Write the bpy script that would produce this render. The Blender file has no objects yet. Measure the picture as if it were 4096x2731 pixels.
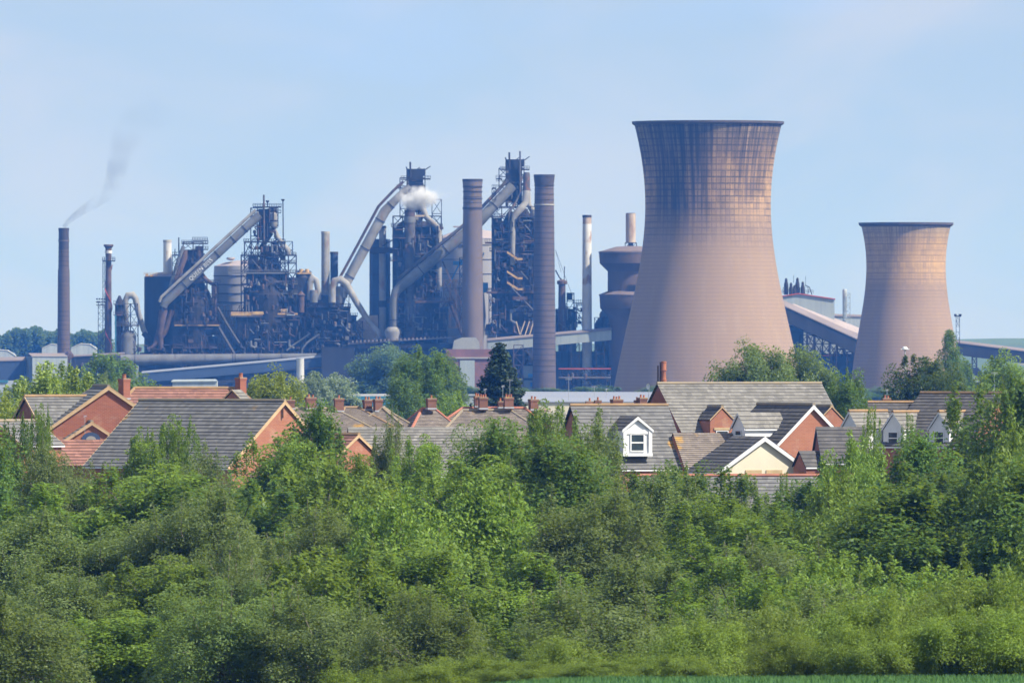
SKY_K = 0.118
EXPO = 0.45
HAZE = True
HAZE_D = 0.85e-4
HAZE_C = (0.075, 0.30, 1.0)
STEAM = True
import bpy, math, random
import numpy as np
from mathutils import Vector
SC = bpy.context.scene
COL = SC.collection
CAMZ = 12.0
rnd = random.Random(7)
# ------------------------------------------------------------------ materials
def mat(name, c1, c2=None, sc=0.5, stretch=(1, 1, 1), rough=0.85, metal=0.0, det=5, lo=0.35, hi=0.65,
        spots=None, course=None, brick=None, trans=0.0, bump=0.0, vary=0.0, hue=0.0, spec=0.3):
    m = bpy.data.materials.new(name); m.use_nodes = True
    nt = m.node_tree; N = nt.nodes; Lk = nt.links
    N.clear()
    out = N.new('ShaderNodeOutputMaterial')
    b = N.new('ShaderNodeBsdfPrincipled')
    b.inputs['Roughness'].default_value = rough; b.inputs['Metallic'].default_value = metal
    b.inputs['Specular IOR Level'].default_value = spec
    tc = N.new('ShaderNodeTexCoord')
    mp = N.new('ShaderNodeMapping'); mp.inputs['Scale'].default_value = stretch
    Lk.new(tc.outputs['Object'], mp.inputs['Vector'])
    nz = N.new('ShaderNodeTexNoise'); nz.inputs['Scale'].default_value = sc; nz.inputs['Detail'].default_value = det
    nz.inputs['Roughness'].default_value = 0.62
    Lk.new(mp.outputs[0], nz.inputs['Vector'])
    mr = N.new('ShaderNodeMapRange'); mr.inputs[1].default_value = lo; mr.inputs[2].default_value = hi
    Lk.new(nz.outputs[0], mr.inputs[0])
    def mix(a, bb, f, mode='MIX'):
        x = N.new('ShaderNodeMix'); x.data_type = 'RGBA'; x.blend_type = mode
        for v, i in ((a, 6), (bb, 7)):
            if isinstance(v, (tuple, list)): x.inputs[i].default_value = (*v[:3], 1)
            else: Lk.new(v, x.inputs[i])
        if isinstance(f, (int, float)): x.inputs[0].default_value = f
        else: Lk.new(f, x.inputs[0])
        return x.outputs[2]
    col = mix(c1, c2 or tuple(v*0.75 for v in c1), mr.outputs[0])
    def math_(op, a, bb=None):
        x = N.new('ShaderNodeMath'); x.operation = op
        for v, i in ((a, 0), (bb, 1)):
            if v is None: continue
            if isinstance(v, (int, float)): x.inputs[i].default_value = v
            else: Lk.new(v, x.inputs[i])
        return x.outputs[0]
    if spots:                                   # (scale, colour, threshold, softness, stretch)
        for (ss, sc_, th, sf, st) in spots:
            mp2 = N.new('ShaderNodeMapping'); mp2.inputs['Scale'].default_value = st
            mp2.inputs['Location'].default_value = (3.1*ss, 1.7, 9.2)
            Lk.new(tc.outputs['Object'], mp2.inputs['Vector'])
            n2 = N.new('ShaderNodeTexNoise'); n2.inputs['Scale'].default_value = ss; n2.inputs['Detail'].default_value = 4
            Lk.new(mp2.outputs[0], n2.inputs['Vector'])
            m2 = N.new('ShaderNodeMapRange'); m2.inputs[1].default_value = th; m2.inputs[2].default_value = th+sf
            Lk.new(n2.outputs[0], m2.inputs[0])
            col = mix(col, sc_, m2.outputs[0])
    if brick:                                   # (brick colour a, b, mortar)
        bt = N.new('ShaderNodeTexBrick')
        bt.inputs['Color1'].default_value = (*brick[0], 1); bt.inputs['Color2'].default_value = (*brick[1], 1)
        bt.inputs['Mortar'].default_value = (*brick[2], 1)
        bt.inputs['Scale'].default_value = 1.0; bt.inputs['Brick Width'].default_value = brick[3] if len(brick) > 3 else 0.23
        bt.inputs['Row Height'].default_value = brick[4] if len(brick) > 4 else 0.078
        bt.inputs['Mortar Size'].default_value = brick[5] if len(brick) > 5 else 0.008
        Lk.new(tc.outputs['UV'], bt.inputs['Vector'])
        col = mix(bt.outputs['Color'], col, 0.42)
    if course:                                  # (row height, painted shade and grime of tile edges, line share, tile width)
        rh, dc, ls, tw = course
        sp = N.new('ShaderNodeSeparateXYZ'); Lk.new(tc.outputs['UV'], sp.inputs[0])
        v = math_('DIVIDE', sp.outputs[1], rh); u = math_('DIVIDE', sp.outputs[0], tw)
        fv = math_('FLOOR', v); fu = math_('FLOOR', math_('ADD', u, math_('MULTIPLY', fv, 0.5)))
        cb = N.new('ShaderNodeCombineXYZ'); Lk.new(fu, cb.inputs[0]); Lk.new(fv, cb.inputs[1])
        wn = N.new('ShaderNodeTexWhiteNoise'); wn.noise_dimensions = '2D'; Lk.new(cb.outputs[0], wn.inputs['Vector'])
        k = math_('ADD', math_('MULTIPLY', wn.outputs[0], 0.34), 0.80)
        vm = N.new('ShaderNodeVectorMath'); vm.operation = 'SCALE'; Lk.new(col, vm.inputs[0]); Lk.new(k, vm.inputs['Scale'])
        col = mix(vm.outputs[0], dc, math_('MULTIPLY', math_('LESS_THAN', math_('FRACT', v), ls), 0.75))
    if vary or hue:
        oi = N.new('ShaderNodeObjectInfo')
        hs = N.new('ShaderNodeHueSaturation')
        Lk.new(col, hs.inputs['Color'])
        Lk.new(math_('ADD', math_('MULTIPLY', oi.outputs['Random'], vary), 1-vary/2), hs.inputs['Value'])
        Lk.new(math_('ADD', math_('MULTIPLY', oi.outputs['Random'], hue), 0.5-hue/2), hs.inputs['Hue'])
        col = hs.outputs[0]
    Lk.new(col, b.inputs['Base Color'])
    if bump:
        bp = N.new('ShaderNodeBump'); bp.inputs['Strength'].default_value = bump; bp.inputs['Distance'].default_value = 0.05
        Lk.new(nz.outputs[0], bp.inputs['Height']); Lk.new(bp.outputs[0], b.inputs['Normal'])
    if trans:
        tr = N.new('ShaderNodeBsdfTranslucent')
        tcn = mix(col, (0.50, 0.62, 0.06), 0.5); Lk.new(tcn, tr.inputs['Color'])
        ms = N.new('ShaderNodeMixShader'); ms.inputs[0].default_value = trans
        Lk.new(b.outputs[0], ms.inputs[1]); Lk.new(tr.outputs[0], ms.inputs[2]); Lk.new(ms.outputs[0], out.inputs[0])
    else:
        Lk.new(b.outputs[0], out.inputs[0])
    m['nodes_col'] = 0
    return m
R3 = (1, 1, 1)
RUST = (0.17, 0.085, 0.055)
MS = {
 'dark':   mat('dark_steel', (0.022, 0.022, 0.025), (0.042, 0.033, 0.030), 0.35),
 'clad':   mat('dark_cladding', (0.032, 0.033, 0.040), (0.020, 0.020, 0.025), 0.12, (3, 3, 0.4)),
 'mid':    mat('weathered_steel', (0.105, 0.10, 0.10), (0.06, 0.052, 0.05), 0.3, spots=[(0.5, RUST, 0.58, 0.1, R3)]),
 'rust':   mat('rusty_steel', (0.135, 0.085, 0.065), (0.065, 0.045, 0.038), 0.4),
 'pale':   mat('pale_painted_steel', (0.33, 0.32, 0.30), (0.20, 0.19, 0.175), 0.25, spots=[(0.35, (0.22, 0.15, 0.11), 0.60, 0.12, (1, 1, .5))]),
 'grey':   mat('grey_duct_steel', (0.18, 0.185, 0.185), (0.11, 0.11, 0.11), 0.22, spots=[(0.3, (0.16, 0.11, 0.09), 0.60, 0.12, R3)]),
 'white':  mat('white_chimney_paint', (0.70, 0.70, 0.68), (0.52, 0.50, 0.47), 0.4, (1, 1, .35), spots=[(0.30, (0.34, 0.22, 0.15), 0.60, 0.10, (1, 1, .6))]),
 'rustwhite': mat('rust_streaked_white_steel', (0.50, 0.42, 0.34), (0.26, 0.16, 0.11), 0.55, (1, 1, .3)),
 'yellow': mat('yellow_rail_paint', (0.62, 0.42, 0.17), (0.36, 0.22, 0.09), 0.6),
 'ltan':   mat('tan_sheet', (0.62, 0.50, 0.34), (0.50, 0.38, 0.25), 0.6),
 'stackbrick': mat('old_stack_brick', (0.13, 0.10, 0.09), (0.075, 0.065, 0.06), 0.25, (1, 1, .3), brick=((.14, .10, .09), (.10, .075, .07), (.06, .05, .05), 1.2, .62, .05)),
 'bandiron': mat('iron_band', (0.06, 0.05, 0.05), (0.04, 0.035, 0.035), 1.0),
 'soot':   mat('soot_blackened_brick', (0.045, 0.04, 0.045), (0.075, 0.06, 0.06), 0.3),
 'stackconc': mat('brown_stack_concrete', (0.175, 0.135, 0.12), (0.125, 0.10, 0.09), 0.2, (1, 1, .25)),
 'holder': mat('gasholder_plate', (0.36, 0.36, 0.38), (0.29, 0.28, 0.29), 0.08, (1, 1, .4)),
 'holderroof': mat('gasholder_roof', (0.40, 0.34, 0.33), (0.33, 0.28, 0.27), 0.1),
 'bluepaint': mat('blue_cladding', (0.05, 0.08, 0.15), (0.035, 0.055, 0.11), 0.1),
 'brightblue': mat('bright_blue_paint', (0.10, 0.35, 0.75), (0.08, 0.28, 0.62), 0.3),
 'sheet':  mat('light_sheet_cladding', (0.44, 0.48, 0.50), (0.33, 0.37, 0.39), 0.2, (6, 6, .2)),
 'sheetg': mat('grey_green_sheet', (0.36, 0.41, 0.41), (0.30, 0.34, 0.35), 0.2, (5, 5, .15)),
 'sheetroof': mat('brown_grey_sheet_roof', (0.24, 0.20, 0.19), (0.17, 0.145, 0.14), 0.12, (.3, 1, 1)),
 'redtrim': mat('red_trim_paint', (0.50, 0.10, 0.07), (0.38, 0.08, 0.06), 0.5),
 'redbrickf': mat('works_red_brick', (0.25, 0.115, 0.085), (0.17, 0.09, 0.07), 0.3),
 'concrete': mat('concrete', (0.40, 0.38, 0.34), (0.30, 0.28, 0.25), 0.3),
 'bunker': mat('brown_bunker_concrete', (0.135, 0.095, 0.075), (0.085, 0.062, 0.052), 0.15, (1, 1, .3)),
 'teal':   mat('teal_sheet', (0.05, 0.20, 0.28), (0.04, 0.15, 0.22), 0.3),
 'bunkerroof': mat('brown_bunker_roof', (0.20, 0.15, 0.13), (0.14, 0.11, 0.10), 0.2),
 'sheetblue': mat('pale_blue_corrugated', (0.27, 0.29, 0.33), (0.23, 0.25, 0.30), 0.1, (.3, 4, 1)),
 'sheetdim': mat('weathered_white_sheet', (0.36, 0.36, 0.34), (0.27, 0.27, 0.26), 0.15),
 'glass':  mat('dark_glass', (0.03, 0.04, 0.045), (0.05, 0.07, 0.07), 1.2, rough=0.12),
 'upvc':   mat('white_plastic_trim', (0.80, 0.80, 0.79), (0.72, 0.72, 0.71), 2.0, rough=0.5),
 'render': mat('cream_render', (0.74, 0.68, 0.52), (0.67, 0.61, 0.46), 0.8),
 'stone':  mat('tan_lintel_stone', (0.56, 0.42, 0.24), (0.46, 0.34, 0.19), 2.0),
 'tanboard': mat('tan_bargeboard', (0.60, 0.42, 0.24), (0.50, 0.34, 0.19), 2.0),
 'lead':   mat('lead_flashing', (0.42, 0.45, 0.48), (0.32, 0.34, 0.37), 2.0),
 'pot':    mat('terracotta_pot', (0.42, 0.16, 0.09), (0.30, 0.12, 0.07), 2.0, vary=.2),
 'mortarcap': mat('mortar_cap', (0.34, 0.29, 0.20), (0.24, 0.21, 0.16), 3.0, spots=[(2.5, (.5, .42, .12), .56, .1, R3)]),
 'bark':   mat('bark', (0.16, 0.14, 0.11), (0.09, 0.08, 0.06), 3.0),
 'black':  mat('black_paint', (0.02, 0.02, 0.022), (0.03, 0.03, 0.03), 2.0),
}
BR_O = ((.42, .16, .09), (.33, .12, .068), (.36, .27, .20))
BR_R = ((.36, .115, .07), (.27, .085, .055), (.34, .24, .18))
BR_OLD = ((.24, .10, .07), (.17, .075, .055), (.22, .17, .13))
MS['brick_o'] = mat('orange_brick', (.40, .155, .09), (.33, .115, .065), 1.5, brick=BR_O, spots=[(1.2, (.46, .27, .18), .56, .1, R3), (.7, (.26, .10, .065), .58, .08, (1, 1, 2))])
MS['brick_r'] = mat('red_brick', (.34, .11, .065), (.26, .085, .05), 1.2, brick=BR_R, spots=[(1.1, (.38, .22, .15), .55, .1, (1, 1, 2)), (.6, (.19, .07, .045), .58, .08, R3)])
MS['brick_old'] = mat('old_brown_brick', (.22, .10, .07), (.16, .07, .05), 1.5, brick=BR_OLD, vary=.25)
LICH = (.50, .29, .07)
DK = (.018, .017, .017)  # course line colour: shade under the tile edges, with grime, painted in
def roofmat(n, a, b, lich=.68, rh=.30):
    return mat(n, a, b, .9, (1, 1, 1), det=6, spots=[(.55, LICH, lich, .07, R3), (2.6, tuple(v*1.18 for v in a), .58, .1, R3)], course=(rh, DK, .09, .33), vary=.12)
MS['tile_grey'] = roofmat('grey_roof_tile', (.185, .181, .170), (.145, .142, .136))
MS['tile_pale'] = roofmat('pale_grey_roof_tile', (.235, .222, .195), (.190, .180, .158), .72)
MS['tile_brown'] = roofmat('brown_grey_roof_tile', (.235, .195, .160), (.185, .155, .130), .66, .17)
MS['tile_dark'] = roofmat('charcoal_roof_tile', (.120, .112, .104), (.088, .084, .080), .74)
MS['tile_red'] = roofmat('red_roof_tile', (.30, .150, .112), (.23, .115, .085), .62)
MS['ridge'] = mat('lichened_ridge_tile', (.25, .22, .175), (.33, .26, .16), 1.6, det=3)
MS['ridge_o'] = mat('orange_ridge_tile', (.38, .24, .12), (.28, .19, .11), 1.6, det=3)
MS['ridge_red'] = mat('red_hip_tile', (.48, .19, .12), (.36, .15, .10), 1.6, det=3)
# ------------------------------------------------------------------ mesh building
class F:                                        # a working frame at one real distance; its unit is what one photo pixel spans there
    def __init__(s, D, d=0):
        s.D = D; s.S = 0.09*D/4096
    def w(s, p):
        d = p[2] if len(p) > 2 else 0
        return ((p[0]-2048)*s.S, s.D+d*s.S, CAMZ-(p[1]-1400)*s.S)
    @property
    def gy(s): return 1400+CAMZ/s.S              # ground level (z = 0)
def new_mesh(name, V, Fc, m, uv=True):
    me = bpy.data.meshes.new(name)
    me.from_pydata([tuple(v) for v in V], [], Fc); me.update()
    if m: me.materials.append(m)
    if uv and len(Fc):
        n = len(me.loops); li = np.empty(n, np.int32); me.loops.foreach_get('vertex_index', li)
        co = np.empty(len(me.vertices)*3); me.vertices.foreach_get('co', co); co = co.reshape(-1, 3)
        pn = np.empty(len(me.polygons)*3); me.polygons.foreach_get('normal', pn); pn = pn.reshape(-1, 3)
        lt = np.empty(len(me.polygons), np.int32); me.polygons.foreach_get('loop_total', lt)
        N_ = np.repeat(pn, lt, axis=0)
        t = np.stack([-N_[:, 1], N_[:, 0], np.zeros(n)], 1); ln = np.linalg.norm(t, axis=1)
        bad = ln < 1e-3; t[bad] = (1, 0, 0); ln[bad] = 1; t /= ln[:, None]
        bt = np.cross(N_, t); P = co[li]
        uvs = np.stack([(P*t).sum(1), (P*bt).sum(1)], 1)
        me.uv_layers.new(name='uv').data.foreach_set('uv', uvs.ravel())
    return me
def tag(o, label=None, cat=None, group=None, kind=None):
    if label: o['label'] = label
    if cat: o['category'] = cat
    if group: o['group'] = group
    if kind: o['kind'] = kind
    return o
def thing(name, label, cat, loc, group=None):
    o = bpy.data.objects.new(name, None); COL.objects.link(o); o.location = loc
    o.empty_display_size = 0.5
    return tag(o, label, cat, group)
def root_of(o):
    l = Vector(o.location)
    while o.parent: o = o.parent; l += Vector(o.location)
    return l
class MB:
    def __init__(s, f): s.f = f; s.V = []; s.Fc = []
    def add(s, pts, faces):
        k = len(s.V); s.V += [s.f.w(p) for p in pts]; s.Fc += [tuple(i+k for i in q) for q in faces]
        return s
    def hexa(s, p):                              # 8 points: 4 of one end, 4 of the other
        return s.add(p, [(0, 1, 2, 3), (7, 6, 5, 4), (0, 4, 5, 1), (1, 5, 6, 2), (2, 6, 7, 3), (3, 7, 4, 0)])
    def box(s, x0, y0, x1, y1, d0=0, d1=20):
        return s.hexa([(x0, y0, d0), (x0, y1, d0), (x1, y1, d0), (x1, y0, d0), (x0, y0, d1), (x0, y1, d1), (x1, y1, d1), (x1, y0, d1)])
    def prism(s, poly, d0, d1):
        n = len(poly)
        return s.add([(x, y, d0) for x, y in poly]+[(x, y, d1) for x, y in poly],
              [tuple(range(n)), tuple(range(2*n-1, n-1, -1))]+[(i, i+n, (i+1) % n+n, (i+1) % n) for i in range(n)])
    def tube(s, pts, r, n=8, cap=True):
        P = [Vector((p[0], p[1], p[2] if len(p) > 2 else 0)) for p in pts]
        rs = r if isinstance(r, (list, tuple)) else [r]*len(P)
        rings = []
        up = None
        for i, p in enumerate(P):
            a = (P[min(i+1, len(P)-1)]-P[max(i-1, 0)])
            if a.length < 1e-6: a = Vector((0, 1, 0))
            a.normalize()
            if 0 < i < len(P)-1:
                c = max(.5, abs(a.dot((P[i+1]-p).normalized())))
            else: c = 1
            ref = Vector((0, 0, 1)) if abs(a.z) < .9 else Vector((1, 0, 0))
            u = a.cross(ref).normalized(); v = a.cross(u).normalized()
            rings.append([tuple(p+u*(math.cos(t)*rs[i]/c)+v*(math.sin(t)*rs[i])) for t in [2*math.pi*(k+.5)/n for k in range(n)]])
        V = [q for g in rings for q in g]; Fc = []
        for i in range(len(P)-1):
            for k in range(n):
                k2 = (k+1) % n
                Fc.append((i*n+k, i*n+k2, (i+1)*n+k2, (i+1)*n+k))
        if cap: Fc += [tuple(range(n-1, -1, -1)), tuple((len(P)-1)*n+k for k in range(n))]
        return s.add(V, Fc)
    def bar(s, a, b, t=3): return s.tube([a, b], t*.6, 4)
    def lathe(s, xc, prof, d=0, n=28, cap=(True, True)):
        V = []; Fc = []
        for y, r in prof:
            V += [(xc+r*math.cos(2*math.pi*k/n), y, d+r*math.sin(2*math.pi*k/n)) for k in range(n)]
        m = len(prof)
        for i in range(m-1):
            for k in range(n):
                k2 = (k+1) % n; Fc.append((i*n+k, (i+1)*n+k, (i+1)*n+k2, i*n+k2))
        if cap[0]: Fc.append(tuple(range(n)))
        if cap[1]: Fc.append(tuple((m-1)*n+k for k in range(n-1, -1, -1)))
        return s.add(V, Fc)
    def rail(s, x0, x1, y, d0=0, d1=0, h=12, step=9, t=1.5):
        n = max(1, int(abs(x1-x0)/step))
        for i in range(n+1):
            x = x0+(x1-x0)*i/n; d = d0+(d1-d0)*i/n
            s.bar((x, y, d), (x, y-h, d), t)
        for k in (1, .5): s.bar((x0, y-h*k, d0), (x1, y-h*k, d1), t)
        return s
    def lattice(s, x0, x1, d0, d1, ys, nx=3, t=3, br=.8, r=None, taper=0):
        r = r or rnd
        y0, yn = ys[0], ys[-1]; xc = (x0+x1)/2
        def X(i, y):
            k = 1-taper*(yn-y)/(yn-y0+1e-6)
            return xc+(x0+(x1-x0)*i/nx-xc)*k
        for d in (d0, d1):
            for i in range(nx+1): s.bar((X(i, y0), y0, d), (X(i, yn), yn, d), t*1.25)
            for j in range(len(ys)):
                s.bar((X(0, ys[j]), ys[j], d), (X(nx, ys[j]), ys[j], d), t)
                if j == len(ys)-1: break
                for i in range(nx):
                    q = r.random()
                    if q > br: continue
                    a, b_ = (X(i, ys[j]), ys[j], d), (X(i+1, ys[j+1]), ys[j+1], d)
                    c, e = (X(i+1, ys[j]), ys[j], d), (X(i, ys[j+1]), ys[j+1], d)
                    if q < br*.45: s.bar(a, b_, t*.8); s.bar(c, e, t*.8)
                    elif q < br*.7: s.bar(a, b_, t*.8)
                    else: s.bar(c, e, t*.8)
        for y in ys:
            for i in (0, nx): s.bar((X(i, y), y, d0), (X(i, y), y, d1), t)
        return s
    def build(s, name, m, parent=None, label=None, cat=None, group=None, kind=None, smooth=False, base=None):
        V = np.array(s.V)
        if parent is not None: o0 = np.array(root_of(parent))
        elif base is not None: o0 = np.array(base)
        else: o0 = np.array([(V[:, 0].min()+V[:, 0].max())/2, (V[:, 1].min()+V[:, 1].max())/2, V[:, 2].min()])
        me = new_mesh(name, V-o0, s.Fc, MS[m] if isinstance(m, str) else m)
        if smooth:
            me.polygons.foreach_set('use_smooth', [True]*len(me.polygons))
            try: me.set_sharp_from_angle(angle=math.radians(38))
            except Exception: pass
        o = bpy.data.objects.new(name, me); COL.objects.link(o)
        if parent is not None: o.parent = parent
        else: o.location = tuple(o0)
        return tag(o, label, cat, group, kind)
# ------------------------------------------------------------------ camera, light, sky, air
cam = bpy.data.cameras.new('camera'); cam.lens = 400; cam.sensor_width = 36; cam.clip_start = 1; cam.clip_end = 40000
co = bpy.data.objects.new('camera', cam); COL.objects.link(co); co.location = (0, 0, CAMZ)
co.rotation_euler = (math.radians(90)+34.5*0.09/4096, 0, 0); SC.camera = co
cam.dof.use_dof = True; cam.dof.focus_distance = 600; cam.dof.aperture_fstop = 8.0
SUN_AZ, SUN_EL = math.radians(118), math.radians(46)
sd = Vector((math.sin(SUN_AZ)*math.cos(SUN_EL), math.cos(SUN_AZ)*math.cos(SUN_EL), math.sin(SUN_EL)))
sl = bpy.data.lights.new('sun', 'SUN'); sl.energy = 5.0; sl.angle = math.radians(0.55); sl.color = (1.0, 0.945, 0.86)
so = bpy.data.objects.new('sun', sl); COL.objects.link(so); so.rotation_euler = sd.to_track_quat('Z', 'Y').to_euler(); so.location = (50, -50, 200)
W = bpy.data.worlds.new('World'); SC.world = W; W.use_nodes = True
nt = W.node_tree; nt.nodes.clear(); N = nt.nodes; Lk = nt.links
wo = N.new('ShaderNodeOutputWorld'); bg = N.new('ShaderNodeBackground'); bg.inputs['Strength'].default_value = SKY_K
sk = N.new('ShaderNodeTexSky'); sk.sky_type = 'NISHITA'; sk.sun_disc = False; sk.sun_elevation = SUN_EL; sk.sun_rotation = SUN_AZ
sk.altitude = 60; sk.air_density = 1.0; sk.dust_density = 0.6; sk.ozone_density = 2.2
tc = N.new('ShaderNodeTexCoord'); ad = N.new('ShaderNodeVectorMath'); ad.operation = 'MULTIPLY_ADD'
ad.inputs[1].default_value = (1, 1, 1.0); ad.inputs[2].default_value = (0, 0, 0.16)
Lk.new(tc.outputs['Generated'], ad.inputs[0])
nm = N.new('ShaderNodeVectorMath'); nm.operation = 'NORMALIZE'; Lk.new(ad.outputs[0], nm.inputs[0]); Lk.new(nm.outputs[0], sk.inputs['Vector'])
def cloud(scale, stretch, lo, hi, k, loc, prev, colr, k0=0.0):
    mp = N.new('ShaderNodeMapping'); mp.inputs['Scale'].default_value = stretch; mp.inputs['Location'].default_value = loc
    Lk.new(tc.outputs['Generated'], mp.inputs['Vector'])
    nz = N.new('ShaderNodeTexNoise'); nz.inputs['Scale'].default_value = scale; nz.inputs['Detail'].default_value = 4; nz.inputs['Roughness'].default_value = .48
    nz.inputs['Distortion'].default_value = .6
    Lk.new(mp.outputs[0], nz.inputs['Vector'])
    mr = N.new('ShaderNodeMapRange'); mr.interpolation_type = 'SMOOTHSTEP'
    mr.inputs[1].default_value = lo; mr.inputs[2].default_value = hi; mr.inputs[4].default_value = k; mr.inputs[3].default_value = k0
    Lk.new(nz.outputs[0], mr.inputs[0])
    mx = N.new('ShaderNodeMix'); mx.data_type = 'RGBA'; Lk.new(mr.outputs[0], mx.inputs[0]); Lk.new(prev, mx.inputs[6])
    mx.inputs[7].default_value = (*colr, 1)
    return mx.outputs[2]
c1 = cloud(34, (1, 1, 2.2), .38, .68, .62, (0, 0, .31), sk.outputs[0], tuple(v/SKY_K for v in (.50, .53, .63)), .26)
c2 = cloud(26, (1, 1, 2.6), .50, .75, .30, (3, 1, .7), c1, tuple(v/SKY_K for v in (.34, .50, .80)))
Lk.new(c2, bg.inputs['Color']); Lk.new(bg.outputs[0], wo.inputs[0])
vs = SC.view_settings; vs.view_transform = 'Standard'; vs.look = 'None'; vs.gamma = 1; vs.exposure = EXPO
SC.cycles.volume_bounces = 3; SC.cycles.max_bounces = 6; SC.cycles.diffuse_bounces = 2; SC.cycles.transmission_bounces = 4
SC.cycles.transparent_max_bounces = 12; SC.cycles.use_denoising = True
SC.cycles.volume_step_rate = 1.0; SC.cycles.volume_max_steps = 128
SC.cycles.sample_clamp_indirect = 4
def volume_mat(name, color, dens, aniso=0.0, noise=None, absorb=None):
    m = bpy.data.materials.new(name); m.use_nodes = True; nt = m.node_tree; N = nt.nodes; N.clear()
    out = N.new('ShaderNodeOutputMaterial'); v = N.new('ShaderNodeVolumePrincipled')
    v.inputs['Color'].default_value = (*color, 1); v.inputs['Density'].default_value = dens; v.inputs['Anisotropy'].default_value = aniso
    if absorb: v.inputs['Absorption Color'].default_value = (*absorb, 1)
    if noise:
        sc, lo, hi, shape = noise
        tc = N.new('ShaderNodeTexCoord'); nz = N.new('ShaderNodeTexNoise'); nz.inputs['Scale'].default_value = sc; nz.inputs['Detail'].default_value = 4
        nt.links.new(tc.outputs['Object'], nz.inputs['Vector'])
        mr = N.new('ShaderNodeMapRange'); mr.inputs[1].default_value = lo; mr.inputs[2].default_value = hi; mr.inputs[4].default_value = dens
        nt.links.new(nz.outputs[0], mr.inputs[0])
        # thins towards the rim of the puff (generated coordinates: 0..1 across the mesh)
        vm = N.new('ShaderNodeVectorMath'); vm.operation = 'MULTIPLY_ADD'; vm.inputs[1].default_value = (2, 2, 2); vm.inputs[2].default_value = (-1, -1, -1)
        nt.links.new(tc.outputs['Generated'], vm.inputs[0])
        ln = N.new('ShaderNodeVectorMath'); ln.operation = 'LENGTH'; nt.links.new(vm.outputs[0], ln.inputs[0])
        m2 = N.new('ShaderNodeMapRange'); m2.inputs[1].default_value = shape[0]; m2.inputs[2].default_value = shape[1]
        m2.inputs[3].default_value = 1; m2.inputs[4].default_value = 0; nt.links.new(ln.outputs['Value'], m2.inputs[0])
        mu = N.new('ShaderNodeMath'); mu.operation = 'MULTIPLY'; nt.links.new(mr.outputs[0], mu.inputs[0]); nt.links.new(m2.outputs[0], mu.inputs[1])
        nt.links.new(mu.outputs[0], v.inputs['Density'])
    nt.links.new(v.outputs[0], out.inputs['Volume'])
    return m
def raw(name, V, Fc, m, **k):
    me = new_mesh(name, V, Fc, m, uv=False); o = bpy.data.objects.new(name, me); COL.objects.link(o); return tag(o, **k)
X, Y0, Y1, Z0, Z1 = 1100, -30, 8200, -1.0, 92.0
if HAZE: raw('haze', [(-X, Y0, Z0), (X, Y0, Z0), (X, Y1, Z0), (-X, Y1, Z0), (-X, Y0, Z1), (X, Y0, Z1), (X, Y1, Z1), (-X, Y1, Z1)],
    [(0, 3, 2, 1), (4, 5, 6, 7), (0, 1, 5, 4), (1, 2, 6, 5), (2, 3, 7, 6), (3, 0, 4, 7)], volume_mat('haze_air', HAZE_C, HAZE_D, absorb=(1, 1, 1)), kind='stuff')
# ------------------------------------------------------------------ ground
def gz(y, x=0.0):
    k = min(1, max(0, (2-x)/7)); k = k*k*(3-2*k)
    e = (-.50*k+.004*max(-20, min(20, x))-.115)*min(1, max(0, (340-y)/40))*min(1, max(0, (y-60)/150))
    if y < 286: return 3.75+(286-y)*0.021+e
    if y < 336: q = (y-286)/50; return 3.75*(1-q*q*(3-2*q))+e
    return 0.0
ys = [-25, 0, 60, 120, 160, 220, 250, 270, 281, 285.5]+[286+i*5 for i in range(1, 12)]+[380, 430, 480, 700, 1200, 2500, 4500, 6000, 8000]
XS = (-1050, -300, -60, -30, -16, -10, -7, -5, -3, -1, 1, 3, 6, 10, 16, 30, 60, 300, 1050)
V = []; Fc = []
for y in ys:
    for x in XS: V.append((x, y, gz(y, x)))
for j in range(len(ys)-1):
    for i in range(18): a = j*19+i; Fc.append((a, a+1, a+20, a+19))
raw('ground', V, Fc, mat('rough_ground', (.06, .085, .03), (.09, .075, .045), .2), kind='structure')
V = []; Fc = []
yy = [60, 160, 220, 250, 270, 281, 285.5]
for y in yy:
    for x in XS[2:17]: V.append((x, y, gz(y, x)+.03))
for j in range(len(yy)-1):
    for i in range(14): a = j*15+i; Fc.append((a, a+1, a+16, a+15))
raw('field', V, Fc, mat('young_crop_green', (.075, .165, .045), (.055, .13, .04), 2.0, rough=1.0, spec=0), kind='structure')
def hill(name, D, pts, depth, m):
    f = F(D); V = []; n = len(pts)
    for k, (dd, drop) in enumerate(((-depth, 1.0), (0, 0), (depth, 1.0))):
        for x, y in pts:
            w = f.w((x, y)); V.append((w[0], D+dd, w[2]*(1-drop)-.5*drop))
    Fc = [(r*n+i, r*n+i+1, (r+1)*n+i+1, (r+1)*n+i) for r in range(2) for i in range(n-1)]
    return raw(name, V, Fc, m, kind='structure')
hill('hill', 6200, [(-2500, 1375), (-600, 1370), (0, 1372), (900, 1378), (2000, 1376), (2900, 1372), (3400, 1364), (3800, 1357), (4000, 1353), (4400, 1352), (6500, 1372)], 1000,
     mat('far_pasture', (.10, .15, .055), (.075, .11, .05), .004, (1, 1, 1), spots=[(.006, (.20, .17, .08), .56, .03, R3)]))
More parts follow.
